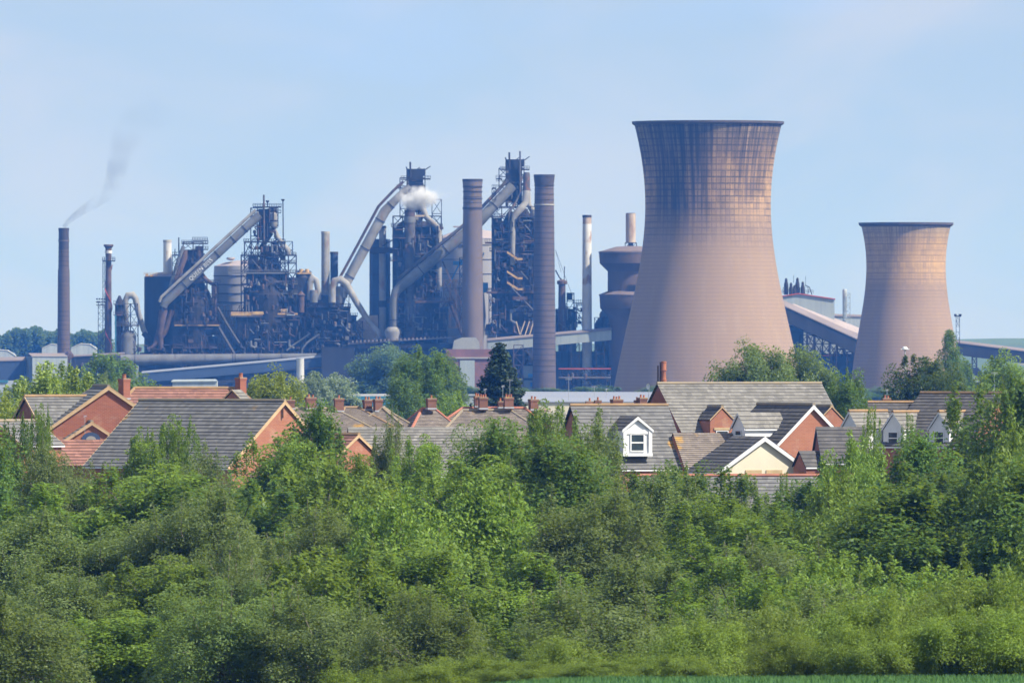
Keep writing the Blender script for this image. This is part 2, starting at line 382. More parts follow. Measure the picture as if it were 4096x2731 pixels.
# ------------------------------------------------------------------ cooling towers
def tower_mat(name, H, dark, soot_a0, grid=1.0):
    m = bpy.data.materials.new(name); m.use_nodes = True; nt = m.node_tree; N = nt.nodes; Lk = nt.links; N.clear()
    out = N.new('ShaderNodeOutputMaterial'); b = N.new('ShaderNodeBsdfPrincipled'); b.inputs['Roughness'].default_value = .9; b.inputs['Specular IOR Level'].default_value = .15
    tc = N.new('ShaderNodeTexCoord'); sp = N.new('ShaderNodeSeparateXYZ'); Lk.new(tc.outputs['UV'], sp.inputs[0])
    def M_(op, a, bb=None, cc=None):
        x = N.new('ShaderNodeMath'); x.operation = op
        for v, i in ((a, 0), (bb, 1), (cc, 2)):
            if v is None: continue
            if isinstance(v, (int, float)): x.inputs[i].default_value = v
            else: Lk.new(v, x.inputs[i])
        return x.outputs[0]
    def mix(a, bb, f):
        x = N.new('ShaderNodeMix'); x.data_type = 'RGBA'; x.clamp_factor = True
        for v, i in ((a, 6), (bb, 7)):
            if isinstance(v, tuple): x.inputs[i].default_value = (*v, 1)
            else: Lk.new(v, x.inputs[i])
        if isinstance(f, (int, float)): x.inputs[0].default_value = f
        else: Lk.new(f, x.inputs[0])
        return x.outputs[2]
    def rng(v, a, bb, c=0, d=1):
        x = N.new('ShaderNodeMapRange'); Lk.new(v, x.inputs[0])
        for i, q in zip((1, 2, 3, 4), (a, bb, c, d)): x.inputs[i].default_value = q
        return x.outputs[0]
    def noise(sx, sy, det=4, off=0.0, rough=.55):
        c = N.new('ShaderNodeCombineXYZ'); Lk.new(M_('MULTIPLY', sp.outputs[0], sx), c.inputs[0]); Lk.new(M_('MULTIPLY', sp.outputs[1], sy), c.inputs[1]); c.inputs[2].default_value = off
        x = N.new('ShaderNodeTexNoise'); x.inputs['Scale'].default_value = 1; x.inputs['Detail'].default_value = det; x.inputs['Roughness'].default_value = rough
        Lk.new(c.outputs[0], x.inputs['Vector']); return x.outputs[0]
    u, v = sp.outputs[0], sp.outputs[1]          # u: 0..1 round the shell (0.25 towards the viewer side), v: metres up
    vh = M_('DIVIDE', v, H)
    hv = M_('ADD', vh, M_('MULTIPLY', M_('SUBTRACT', noise(3, .0, 2, 4.0), .5), .12))
    base = mix((.315, .222, .150), (.54, .345, .170), rng(hv, .60, .74))
    base = mix(base, (.46, .34, .21), rng(hv, .88, .97))
    base = mix(base, (.37, .28, .21), rng(noise(60, .09, 5, 1.0), .50, .72, 0, .45))
    # fine board courses all over, coarser dark panel grid towards the top
    base = mix(base, (.21, .13, .115), M_('MULTIPLY', M_('LESS_THAN', M_('FRACT', M_('DIVIDE', v, .98)), .22), .33))
    base = mix(base, (.25, .16, .14), M_('MULTIPLY', M_('LESS_THAN', M_('FRACT', M_('MULTIPLY', u, 150)), .14), .18))
    up = rng(hv, .50, .70, 0, 1)
    wob = M_('MULTIPLY', M_('SUBTRACT', noise(300, .6, 2, 7.0), .5), .16)
    cc = N.new('ShaderNodeCombineXYZ'); Lk.new(M_('FLOOR', M_('ADD', M_('MULTIPLY', u, 84), .5)), cc.inputs[0]); Lk.new(M_('FLOOR', M_('ADD', M_('DIVIDE', v, 1.62), .5)), cc.inputs[1])
    wn = N.new('ShaderNodeTexWhiteNoise'); wn.noise_dimensions = '2D'; Lk.new(cc.outputs[0], wn.inputs['Vector'])
    base = mix(base, (.13, .10, .10), M_('MULTIPLY', M_('MULTIPLY', rng(wn.outputs[0], .45, 1.0), up), .40 if dark else .22))
    gh = M_('GREATER_THAN', M_('PINGPONG', M_('ADD', M_('DIVIDE', v, 1.62), wob), .5), .38)
    gv = M_('GREATER_THAN', M_('PINGPONG', M_('ADD', M_('MULTIPLY', u, 84), wob), .5), .42)
    g = M_('MULTIPLY', M_('MAXIMUM', gh, gv), M_('MULTIPLY', up, rng(noise(20, .12, 4, 2.0), .30, .62, .35, 1.0)))
    base = mix(base, (.06, .05, .055), M_('MULTIPLY', g, .76*grid))
    # soot: clouds of black high on the shell, and runs down from the rim
    if dark:
        s1 = rng(M_('ADD', noise(9, .045, 5, 3.0, .6), M_('MULTIPLY', M_('SUBTRACT', hv, .62), .75)), .62, .74)
        aw = rng(M_('ABSOLUTE', M_('SUBTRACT', u, soot_a0)), .05, .16, 1.0, .0)
        soot = M_('MULTIPLY', M_('MULTIPLY', rng(hv, .56, .70), M_('MAXIMUM', aw, M_('MULTIPLY', s1, .75))), .95)
        soot = M_('MULTIPLY', soot, rng(noise(70, .03, 4, 13.0, .7), .36, .56, .45, 1.0))
        base = mix(base, (.040, .040, .055), soot)
    streak = M_('MULTIPLY', rng(noise(110, .015, 4, 5.0, .7), .48, .56), rng(M_('ADD', hv, M_('MULTIPLY', M_('SUBTRACT', noise(60, .0, 3, 11.0), .5), .45)), .78, .97, .0, 1.0))
    streak = M_('MULTIPLY', streak, rng(noise(14, .03, 3, 6.0), .38, .50, .25, 1.0))
    base = mix(base, (.035, .035, .05) if dark else (.16, .13, .13), M_('MULTIPLY', streak, .96 if dark else .5))
    runs = M_('MULTIPLY', rng(noise(90, .012, 2, 8.0), .67, .71), .35)
    base = mix(base, (.50, .44, .38), M_('MULTIPLY', runs, .15 if dark else 1.0))
    Lk.new(base, b.inputs['Base Color']); Lk.new(b.outputs[0], out.inputs[0])
    return m
def cooling_tower(D, xc, prof, label, dark, soot, grid, ybase):
    f = F(D); t = thing('cooling_tower', label, 'cooling tower', (f.w((xc, 0))[0], D, 0), 'hyperbolic cooling towers')
    ys_ = np.array([p[0] for p in prof]); rs_ = np.array([p[1] for p in prof])
    n, m = 96, 60
    H = f.w((xc, prof[0][0]))[2]
    yy = np.linspace(prof[0][0], f.gy, m)
    co_ = np.polyfit(ys_, rs_, 5)
    rr = np.polyval(co_, yy)
    V = []; UV = []; Fc = []
    for y, r in zip(yy, rr):
        z = f.w((xc, y))[2]; R = r*f.S
        for k in range(n+1):
            a = 2*math.pi*k/n
            V.append((-R*math.sin(a), R*math.cos(a), z)); UV.append((k/n, z))   # a = pi (u = .5) faces the viewer
    for j in range(m-1):
        for k in range(n): i = j*(n+1)+k; Fc.append((i, i+n+1, i+n+2, i+1))
    me = new_mesh('shell', V, Fc, tower_mat('stained_shell_concrete' if dark else 'weathered_shell_concrete', H, dark, soot, grid), uv=False)
    li = np.empty(len(me.loops), np.int32); me.loops.foreach_get('vertex_index', li)
    me.uv_layers.new(name='uv').data.foreach_set('uv', np.array(UV)[li].ravel())
    me.polygons.foreach_set('use_smooth', [True]*len(me.polygons))
    o = bpy.data.objects.new('shell', me); COL.objects.link(o); o.parent = t
    r0 = rr[0]
    b = MB(f); b.lathe(xc, [(prof[0][0]-5, r0+5), (prof[0][0]-5, r0+9), (prof[0][0]+4, r0+8), (prof[0][0]+10, r0+.5), (prof[0][0]+10, r0-8), (prof[0][0]-5, r0-8), (prof[0][0]-5, r0+5)], 0, 96, (False, False))
    b.build('rim_walkway', mat('sooty_rim_concrete', (.12, .09, .085), (.07, .06, .06), .5), t)
cooling_tower(2900, 2832, [(492, 296), (560, 280), (700, 258), (800, 251), (900, 253), (1000, 265), (1100, 281), (1200, 300), (1300, 323), (1400, 347), (1540, 374), (1600, 386)],
              'largest concrete cooling tower, with black soot streaks down its flared top', True, .425, 1.0, 1588)
cooling_tower(3150, 3624, [(896, 181), (940, 171), (1000, 162), (1064, 158.5), (1140, 163), (1243, 175), (1345, 194), (1472, 213), (1560, 226), (1600, 232)],
              'smaller clean concrete cooling tower standing furthest right behind the grey rooftops', False, .5, .45, 1588)
# ------------------------------------------------------------------ steelworks
DP = 3300
f = F(DP); GY = f.gy
def at(fr, x, d=0): return (fr.w((x, 0))[0], fr.D+d*fr.S, 0)
def mb(fr=None): return MB(fr or f)
def T(name, x, label, cat, d=0, group=None, fr=None): return thing(name, label, cat, at(fr or f, x, d), group)
# --- tall stacks
def stack(x, yt, rt, rb, d, m, label, flare=None, bands=(), group=None, name='chimney_stack', cap='soot', D=DP, cuts=(), tops=None, lean=0, yb=None):
    fr = F(D); t = T(name, x, label, 'chimney', d, group, fr); yb = yb or fr.gy
    prof = [(yt, rt)]
    if flare: prof = [(yt, rt), (yt+flare[0]*.35, rt*1.0), (yt+flare[0], rt*flare[1])]; r1 = rt*flare[1]
    else: r1 = rt
    for k in (.25, .5, .75, 1): prof.append((prof[-1][0]*0+yt+(yb-yt)*k, r1+(rb-r1)*k))
    sooty = tops or 0
    if sooty:
        i = next(k for k, p in enumerate(prof) if p[0] > yt+sooty)
        a, b_ = prof[i-1], prof[i]; q = (yt+sooty-a[0])/(b_[0]-a[0]); cutp = (yt+sooty, a[1]+(b_[1]-a[1])*q)
        mb(fr).lathe(x, prof[:i]+[cutp], d, 32, (False, False)).build('sooted_top', cap, t, smooth=True)
        prof = [cutp]+prof[i:]
    mb(fr).lathe(x, prof, d, 32, (False, True)).build('shaft', m, t, smooth=True)
    mb(fr).lathe(x, [(yt-2, rt+1.0), (yt-2, rt-5), (yt+8, rt-5), (yt+8, rt+1.0), (yt-2, rt+1.0)], d, 32, (False, False)).lathe(x, [(yt+6, rt-4), (yt+7, .5)], d, 24, (False, False)).build('rim', 'concrete' if cap == 'concrete' else 'bandiron', t)
    def rad(y):
        full = [(yt, rt)]+([(yt+flare[0], r1)] if flare else [])+[(yb, rb)]
        for a, b_ in zip(full, full[1:]):
            if y <= b_[0]: return a[1]+(b_[1]-a[1])*(y-a[0])/(b_[0]-a[0]+1e-6)
        return rb
    if bands:
        y0, y1, st = bands; b = mb(fr); y = y0
        while y < y1:
            b.lathe(x, [(y-1.1, rad(y)+.2), (y-1.1, rad(y)+1.1), (y+1.1, rad(y)+1.1), (y+1.1, rad(y)+.2)], d, 32, (False, False)); y += st*rnd.uniform(.97, 1.03)
        b.build('hoops', 'bandiron', t, kind=None)
    for (y, h, mm) in cuts:
        mb(fr).lathe(x, [(y-h, rad(y)), (y-h, rad(y)+2.5), (y+h, rad(y)+2.5), (y+h, rad(y))], d, 32, (False, False)).build('collar', mm, t)
    return t
stack(255, 914, 20.5, 27, 0, 'stackbrick', 'slim iron-banded brick stack furthest left with a smoking black top', bands=(990, 1400, 18.5), tops=85, cuts=[(963, 3, 'stackconc')], flare=(200, 1.08))
stack(1891, 722, 39.5, 46, -240, 'stackconc', 'smooth brown stack with pale rim crossing in front of the big sloping pipe', flare=(40, .93), cap='soot', tops=6, cuts=[(836, 4, 'bandiron'), (752, 1.5, 'bandiron'), (770, 2.5, 'bandiron'), (798, 1.5, 'bandiron')], bands=(727, 830, 22))
stack(2176, 705, 41, 47, -300, 'stackbrick', 'dark banded brick stack with one pale collar nearest the white slim chimney', flare=(40, .92), bands=(760, 1500, 22), tops=44, cuts=[(823, 3, 'concrete'), (746, 2, 'bandiron')])
stack(668, 961, 16.5, 18, 60, 'white', 'short white chimney left of the first blast furnace', yb=1400, cap='concrete')
stack(1301, 927, 16.5, 18, 60, 'pale', 'pale cream chimney beside a blue one between the middle furnaces', cap='concrete')
stack(1335, 1008, 15.5, 16, 110, 'bluepaint', 'short blue chimney half hidden behind the cream one', cap='bluepaint')
stack(2348, 862, 17.5, 21, 0, 'white', 'slim white rust-topped chimney standing alone left of the bunkers', tops=34, cap='rustwhite')
t = stack(1640, 842, 21, 24, -60, 'mid', 'steaming brown steel stack in front of the third furnace', cap='rust', tops=24, cuts=[(880, 12, 'grey')])
stack(1530, 905, 14, 14.5, 30, 'pale', 'slender cream stack between blue tower and third furnace', cuts=[(1215, 13, 'dark')])
stack(434, 985, 12.5, 14, 0, 'rust', 'rust-red steel flare stack with flared cap and side ladder', flare=(60, .9), cuts=[(1008, 6, 'white')], cap='rust', tops=10)
t = bpy.data.objects[[o.name for o in bpy.data.objects if o.get('label', '').startswith('rust-red')][0]]
mb().lathe(434, [(978, 19), (984, 20), (990, 14)], 0, 20).build('flared_cap', 'rust', t)
b = mb()
for k in range(14): b.tube([(434+14.5*math.cos(a+k*.9), 1060+k*24+q*24, 14.5*math.sin(a+k*.9)) for q, a in ((0, 0), (.33, .3), (.66, .6), (1, .9))], 2.2, 4)
b.build('spiral_strake', 'redtrim', t)
b = mb(); b.box(410, 1042, 460, 1046, -25, 25); b.rail(410, 460, 1042, -25, -25, 13, 8).rail(410, 460, 1042, 25, 25, 13, 8).build('platform', 'dark', t)
b = mb(); b.lattice(411, 420, -6, 6, list(range(1040, 1410, 22)), 1, 1.5).build('ladder', 'dark', t)
t = T('lighting_mast', 404, 'lattice lamp mast left of the rust-red flare stack', 'mast', -20)
mb().lattice(393, 420, -12, 12, list(range(1205, 1565, 24)), 1, 1.6).build('mast_frame', 'dark', t)
b = mb(); b.box(386, 1218, 422, 1222, -16, 16)
for x in (388, 398, 408, 418):
    for y in (1196, 1208): b.box(x-3, y-3, x+4, y+3, -16, -8)
b.build('lamp_cluster', 'dark', t)
# --- left vessel with inverted U duct
t = T('dust_catcher', 510, 'squat grey vessel beside an inverted U duct, left end of the works', 'gas vessel')
mb().lathe(513, [(1322, 20), (1338, 30), (1350, 32), (GY, 32)], 0, 28).build('vessel', 'grey', t, smooth=True)
mb().tube([(506, 1330, 0), (504, 1240, 0), (502, 1200, 0), (512, 1182, 0), (530, 1180, 0), (542, 1194, 0), (553, 1250, 0), (575, 1320, 0), (590, 1350, 0)], [11, 10, 11, 13, 14, 13, 11, 11, 11], 12).build('duct', 'pale', t, smooth=True)
mb().tube([(575, 1330, 0), (594, 1352, 0), (600, 1385, 0)], 13, 10).build('duct_foot', 'dark', t)
mb().lathe(478, [(1182, 4), (1200, 12), (1215, 16), (1260, 18), (1300, 14), (1420, 14), (GY, 14)], 0, 16).build('side_tower', 'dark', t)
mb().lattice(462, 552, -25, 25, [1215, 1258, 1300, 1345, 1395, 1440], 3, 2.6, .7).build('steel_frame', 'dark', t)
b = mb()
for y, x0, x1 in ((1215, 455, 500), (1300, 460, 556), (1258, 455, 500)): b.box(x0, y, x1, y+4, -30, 30); b.rail(x0, x1, y, -30, -30, 12, 8)
b.build('walkways', 'mid', t)
mb().tube([(463, 1260, -30), (463, GY, -30)], 3, 6).build('teal_pipe', 'teal', t)
# --- dark gasholder left
t = T('gas_holder', 640, 'dark blue-grey gasholder block with yellow bits on its roof, left', 'gas holder', 120)
mb().lathe(690, [(1106, 117), (GY, 117)], 120, 40).build('shell', 'clad', t, smooth=True)
mb().lathe(690, [(1080, 8), (1092, 70), (1106, 118)], 120, 40, (True, False)).build('roof', 'sheetroof', t)
b = mb()
for x, w_, h_ in ((580, 12, 12), (598, 14, 8), (618, 18, 5)): b.box(x, 1106-h_, x+w_, 1106, 30, 60)
b.rail(575, 700, 1100, 20, 20, 10, 12); b.build('roof_plant', 'yellow', t)
# --- conveyors / sloping pipes
def conveyor(name, pts, r, m, label, rail=None, legs=(), text=None, collars=(), cat='conveyor gallery', d=0, n=14, railm='grey'):
    x0 = pts[0][0]; t = T(name, x0, label, cat, d)
    mb().tube(pts, r, n).build('tube', m, t, smooth=True)
    if rail: mb().tube([(x+rail[0], y+rail[1], dd) for x, y, dd in pts[rail[3]:rail[4]]], rail[2], 8).build('upper_pipe', railm, t)
    if legs:
        b = mb()
        for (x, y0, w, dd) in legs: b.lattice(x-w, x+w, dd-w*.6, dd+w*.6, list(np.linspace(y0, GY, 7)), 1, 3)
        b.build('trestle', 'dark', t)
    if collars:
        for q in collars:
            b = mb()
            i = int(q); a, c = Vector(pts[i]), Vector(pts[i+1]); p = a.lerp(c, q-i); u = (c-a).normalized()*1.6
            rr = r if not isinstance(r, (list, tuple)) else r[i]+(r[i+1]-r[i])*(q-i)
            b.tube([tuple(p-u), tuple(p+u)], rr+2.2, n)
            b.build('flange', 'dark', t)
    return t
t = conveyor('gas_downcomer', [(655, 1228, -60), (662, 1210, -60), (1040, 860, -40)], [15, 17, 17], 'grey', 'white-lettered grey sloping pipe rising to the tallest left furnace', rail=(-16, -20, 6.5, 0, 3), collars=(1.2, 1.55, 1.72, 1.84), railm='pale')
t['category'] = 'gas pipe'
# lettering painted along the pipe
A = Vector((662, 1210)); Bv = Vector((1040, 860)); u = (Bv-A).normalized()
cu = bpy.data.curves.new('lettering', 'FONT'); cu.body = 'QUEEN BESS'; cu.size = 1.0; cu.align_x = 'CENTER'; cu.align_y = 'CENTER'; cu.extrude = 0.04; cu.space_character = 1.12
tmp = bpy.data.objects.new('tmp', cu); COL.objects.link(tmp)
dg = bpy.context.evaluated_depsgraph_get(); me = bpy.data.meshes.new_from_object(tmp.evaluated_get(dg)); bpy.data.objects.remove(tmp)
co_ = np.empty(len(me.vertices)*3); me.vertices.foreach_get('co', co_); co_ = co_.reshape(-1, 3)
mn, mx = co_[:, :2].min(0), co_[:, :2].max(0)
LW, LH = 118*f.S, 19*f.S
lx = (co_[:, 0]-mn[0])/(mx[0]-mn[0])*LW-LW/2; lz = (co_[:, 1]-mn[1])/(mx[1]-mn[1])*LH-LH/2
cx, cy = 806, 1079
ctr = np.array(f.w((cx, cy, -60+(cx-662)/378*20-18.6)))
ang = math.atan2(-(u.y), u.x)
P = np.stack([ctr[0]+lx*math.cos(ang)-lz*math.sin(ang), ctr[1]+lx*math.cos(ang)*20/378+lz*lz*.42+co_[:, 2], ctr[2]+lx*math.sin(ang)+lz*math.cos(ang)], 1)-np.array(root_of(t))
me.vertices.foreach_set('co', P.ravel()); me.update(); me.materials.clear(); me.materials.append(MS['upvc'])
o = bpy.data.objects.new('lettering', me); COL.objects.link(o); o.parent = t
# --- generic furnace clutter helpers
def clutter(b1, b2, b3, x0, x1, y0, y1, d0, d1, n, r=rnd):
    for _ in range(n):
        x, y, d = r.uniform(x0, x1), r.uniform(y0, y1), r.uniform(d0, d1); q = r.random()
        b = b1 if q < .5 else (b2 if q < .8 else b3)
        k = r.random(); L = r.uniform(12, 60)
        if k < .3: b.tube([(x, y, d), (x, min(y+L, y1), d)], r.uniform(1.2, 4), 6)
        elif k < .5: b.tube([(x, y, d), (min(x+L, x1), y, d)], r.uniform(1, 3), 6)
        elif k < .62: b.tube([(x, y, d), (min(x+L*.6, x1), min(y+L*.7, y1), d)], r.uniform(1.2, 2.6), 6)
        elif k < .72: b.tube([(x, y, d), (x, y+L*.5, d), (min(x+L*.4, x1), y+L*.7, d)], r.uniform(2, 5), 8)
        elif k < .9: b.box(x, y, x+r.uniform(5, 22), y+r.uniform(4, 16), d, d+r.uniform(5, 15))
        else: b.lathe(x, [(y, 1), (y+4, r.uniform(4, 8)), (y+r.uniform(12, 24), r.uniform(4, 8))], d, 12)
def platforms(t, lst, m='mid', rm='mid', nm='platform'):
    for (x0, x1, y, dd, th) in lst:
        b = mb(); b.box(x0, y, x1, y+th, -dd, dd)
        b.rail(x0, x1, y, -dd, -dd, 11, 9, 1.3).rail(x0, x1, y, dd, dd, 11, 9, 1.3)
        b.build(nm, m, t)
# --- furnace one (low one, left)
t = T('blast_furnace', 800, 'lowest blast furnace, furthest left, brown pipes rising to a railed top', 'blast furnace', 0, 'blast furnaces')
mb().lathe(790, [(1000, 22), (1130, 26), (1170, 50), (1230, 66), (1300, 62), (1350, 60), (GY, 60)], 10, 24).build('furnace_body', 'dark', t)
mb().box(735, 1000, 775, 1150, -16, 20).build('top_housing', 'clad', t); mb().box(690, 1290, 880, 1340, -40, 60).build('casthouse', 'clad', t); mb().box(700, 1345, 870, 1500, -30, 60).build('lower_casthouse', 'clad', t)
mb().tube([(797, 985, -10), (795, 1060, -10), (800, 1120, -10)], 14, 10).build('uptake_pipe', 'rust', t, smooth=True)
mb().tube([(742, 1000, -20), (738, 1030, -20), (700, 1130, -25), (660, 1230, -30), (645, 1300, -30), (620, 1380, -30)], [9, 14, 13, 12, 13, 9], 10).build('rusty_downpipe', 'rust', t, smooth=True)
mb().tube([(735, 985, -30), (718, 1030, -30), (690, 1120, -30), (668, 1200, -30)], 8, 8).build('pale_pipe', 'grey', t, smooth=True)
mb().tube([(690, 1240, -30), (660, 1330, -32), (612, 1390, -32), (590, 1395, -32)], [11, 11, 8, 7], 10).tube([(655, 1240, -34), (640, 1330, -34), (646, 1400, -34)], [18, 14, 10], 10).build('lower_pipe', 'rust', t, smooth=True)
mb().tube([(800, 1090, -10), (825, 1120, -20), (856, 1140, -30), (858, 1300, -30)], 10, 10).build('bent_pipe', 'rust', t, smooth=True)
b = mb(); b.lattice(733, 812, -22, 22, [968, 1000, 1040, 1085, 1130], 2, 3, .8).lattice(700, 870, -45, 60, [1130, 1175, 1215, 1260, 1300], 4, 3, .8).lattice(695, 885, -45, 60, [1345, 1375, 1410, 1445], 6, 2.5, .4)
b.lattice(690, 722, -50, -20, [1020, 1055, 1100], 1, 2.5)
b.build('steel_frame', 'dark', t)
b = mb(); b.tube([(715, 950, 0), (716, 1050, 0)], 3, 6).tube([(700, 995, 0), (700, 1030, 0)], 2, 6); b.box(690, 1018, 722, 1023, -12, 12); b.rail(690, 722, 1018, -12, -12, 10, 7); b.build('vent_mast', 'dark', t)
platforms(t, [(727, 832, 972, 26, 5), (780, 832, 996, 24, 4), (770, 830, 960, 18, 4), (690, 880, 1130, 50, 3)], 'dark')
platforms(t, [(698, 882, 1296, 56, 6), (694, 886, 1388, 56, 4)], 'rust')
b1, b2, b3 = mb(), mb(), mb(); clutter(b1, b2, b3, 700, 870, 1140, 1400, -60, -40, 70); clutter(b1, b2, b3, 738, 815, 1000, 1130, -35, -20, 18); clutter(b1, b2, b3, 700, 870, 1400, 1500, -60, -40, 30)
b1.build('pipework', 'dark', t, kind='stuff'); b2.build('rusty_pipework', 'rust', t, kind='stuff'); b3.build('grey_pipework', 'mid', t, kind='stuff')
b = mb(); b.box(700, 1300, 880, 1303, -58, -57); b.build('yellow_handrail', 'yellow', t)
# --- furnace two (tallest left)
t = T('blast_furnace', 1075, 'blast furnace with a lattice headframe where the lettered pipe ends', 'blast furnace', 0, 'blast furnaces')
mb().lathe(1075, [(985, 26), (1040, 40), (1090, 52), (1180, 78), (1260, 72), (1320, 66), (GY, 66)], 12, 24).build('furnace_body', 'dark', t)
b = mb(); b.box(985, 1085, 1150, 1135, -20, 50).box(975, 1150, 1010, 1250, -20, 40).box(945, 1262, 1205, 1420, -40, 80).box(1150, 1110, 1225, 1250, 0, 60).box(1080, 832, 1108, 850, -14, 14); b.box(1034, 836, 1078, 962, -14, 14).box(993, 1020, 1030, 1085, -10, 30)
b.box(1180, 1180, 1290, 1420, 10, 70)
b.build('dark_core', 'clad', t)  # dark fill boxes added so the frame's inside reads dark, hearth building included
mb().lathe(1095, [(850, 10), (856, 15), (880, 15), (884, 11), (888, 15), (906, 14), (912, 9), (922, 10)], -14, 20).build('gas_vessel', 'pale', t, smooth=True)
mb().lathe(1095, [(882, 15.5), (882, 17), (886, 17), (886, 15.5)], -14, 20).lathe(1095, [(908, 14), (908, 17), (912, 17), (912, 14)], -14, 20).build('vessel_collar', 'dark', t)
mb().tube([(1100, 922, -10), (1112, 950, -18), (1136, 985, -24), (1152, 1000, -24), (1154, 1020, -24)], [8, 9, 12, 11, 10], 12).build('uptake_pipe', 'pale', t, smooth=True)
mb().tube([(1085, 930, 0), (1062, 965, 0), (1040, 1000, 0)], 11, 10).tube([(1095, 965, 0), (1118, 1000, 0), (1132, 1040, 0)], 10, 10).build('dark_uptake', 'dark', t, smooth=True)
b = mb(); b.lattice(1003, 1056, -18, 18, [832, 862, 905, 945, 967], 2, 3.2, .7).lattice(1080, 1112, -18, 18, [832, 862, 905], 1, 2.5, .5)
b.lattice(978, 1140, -34, 34, [967, 1020, 1052, 1090], 6, 3.2, .85).lattice(965, 1060, -36, 36, [1020, 1052, 1090, 1135, 1172, 1250], 3, 3.4, .9)
b.lattice(1060, 1185, -36, 36, [1020, 1052, 1090, 1135, 1172, 1250], 4, 3.2, .8).lattice(1140, 1170, -24, 24, [966, 1000, 1020], 1, 2.6, .5)
b.lattice(955, 1200, -46, 70, [1262, 1300, 1340, 1380, 1430], 7, 3, .5); b.build('steel_frame', 'dark', t)
b = mb(); b.tube([(1056, 780, -30), (1057, 1010, -30), (1060, 1165, -30)], 4, 8).tube([(1060, 1165, -40), (1092, 1250, -40), (1094, 1420, -40)], 4.5, 8).build('tall_vent_pipe', 'mid', t)
b = mb(); b.tube([(1132, 800, -20), (1134, 1030, -20)], 2.6, 6).lathe(1132, [(797, 7), (801, 7), (806, 2)], -20, 10).lathe(1070, [(802, 7), (806, 7), (812, 2)], 0, 10).tube([(1070, 806, 0), (1070, 826, 0)], 2.5, 6).build('vent_mast', 'dark', t)
platforms(t, [(1012, 1125, 826, 22, 5), (1000, 1018, 862, 22, 3), (1100, 1124, 850, 22, 3), (975, 1140, 967, 38, 4), (968, 1184, 1020, 40, 4), (966, 1186, 1052, 42, 3)], 'dark')
platforms(t, [(915, 1140, 1090, 50, 5), (1145, 1190, 1090, 44, 4), (1028, 1190, 1134, 44, 4), (1028, 1190, 1172, 44, 6)], 'grey')
b = mb(); b.box(925, 1247, 1085, 1259, -56, -54).box(925, 1259, 1085, 1262, -56, 40); b.box(1010, 1246, 1080, 1258, -58, -57).box(1124, 1236, 1150, 1250, -50, -44).box(1112, 1252, 1192, 1259, -56, -54).build('yellow_screen', 'yellow', t)
mb().box(920, 1263, 1200, 1268, -56, 40).build('gantry_deck', 'mid', t)
b1, b2, b3 = mb(), mb(), mb()
clutter(b1, b2, b3, 985, 1180, 1095, 1250, -62, -40, 90); clutter(b1, b2, b3, 960, 1200, 1270, 1440, -70, -46, 110); clutter(b1, b2, b3, 1000, 1130, 970, 1085, -45, -30, 50); clutter(b1, b2, b3, 1010, 1110, 815, 960, -30, -16, 30)
clutter(b1, b2, b3, 1190, 1290, 1180, 1420, -20, 8, 60)
b1.build('pipework', 'dark', t, kind='stuff'); b2.build('rusty_pipework', 'rust', t, kind='stuff'); b3.build('grey_pipework', 'grey', t, kind='stuff')
mb().lathe(1205, [(1164, 2), (1180, 17), (1184, 15)], -20, 16).lathe(1205, [(1184, 13), (1250, 13)], -20, 16).build('cone_vessel', 'rust', t)
# support legs slanting right of furnace one
t = T('pipe_bridge', 900, 'pair of steep slanting conveyor chutes between the two left furnaces', 'conveyor', -30)
mb().tube([(872, 1230, -60), (905, 1290, -60), (975, 1400, -60), (985, 1430, -60)], 6, 6).tube([(876, 1310, -66), (935, 1410, -66), (945, 1440, -66)], 7, 6).build('chute', 'mid', t)
mb().lattice(868, 990, -50, -30, [1220, 1290, 1350, 1410], 4, 2.4, .7).build('trestle', 'dark', t)
# --- gasholder plate behind (left) and stoves
t = T('gas_holder', 930, 'pale banded gasholder drum behind the two left furnaces', 'gas holder', 240)
mb().lathe(960, [(1062, 110), (1090, 112), (1300, 112), (GY, 112)], 260, 44).build('shell', 'holder', t, smooth=True)
mb().lathe(960, [(1040, 20), (1048, 70), (1062, 108)], 260, 44, (True, False)).lathe(918, [(1028, 16), (1034, 18), (1040, 8)], 200, 16).build('roof', 'holderroof', t, smooth=True)
b = mb()
for y in (1102, 1137, 1173, 1208, 1243): b.lathe(960, [(y-1.3, 112), (y-1.3, 114), (y+1.3, 114), (y+1.3, 112)], 260, 44, (False, False))
b.build('ring_walk', 'dark', t)
t = T('stove_vessel', 1215, 'rusty domed stove with stubby tops right of the lettered-pipe furnace', 'stove vessel', 30)
mb().lathe(1215, [(1082, 26), (1088, 31), (1100, 32), (GY, 32)], 40, 24).build('vessel', 'mid', t, smooth=True)
mb().lathe(1205, [(1076, 9), (1090, 10)], 20, 10).lathe(1228, [(1076, 8), (1090, 9)], 20, 10).box(1180, 1090, 1245, 1096, 6, 70).build('top_platform', 'yellow', t)
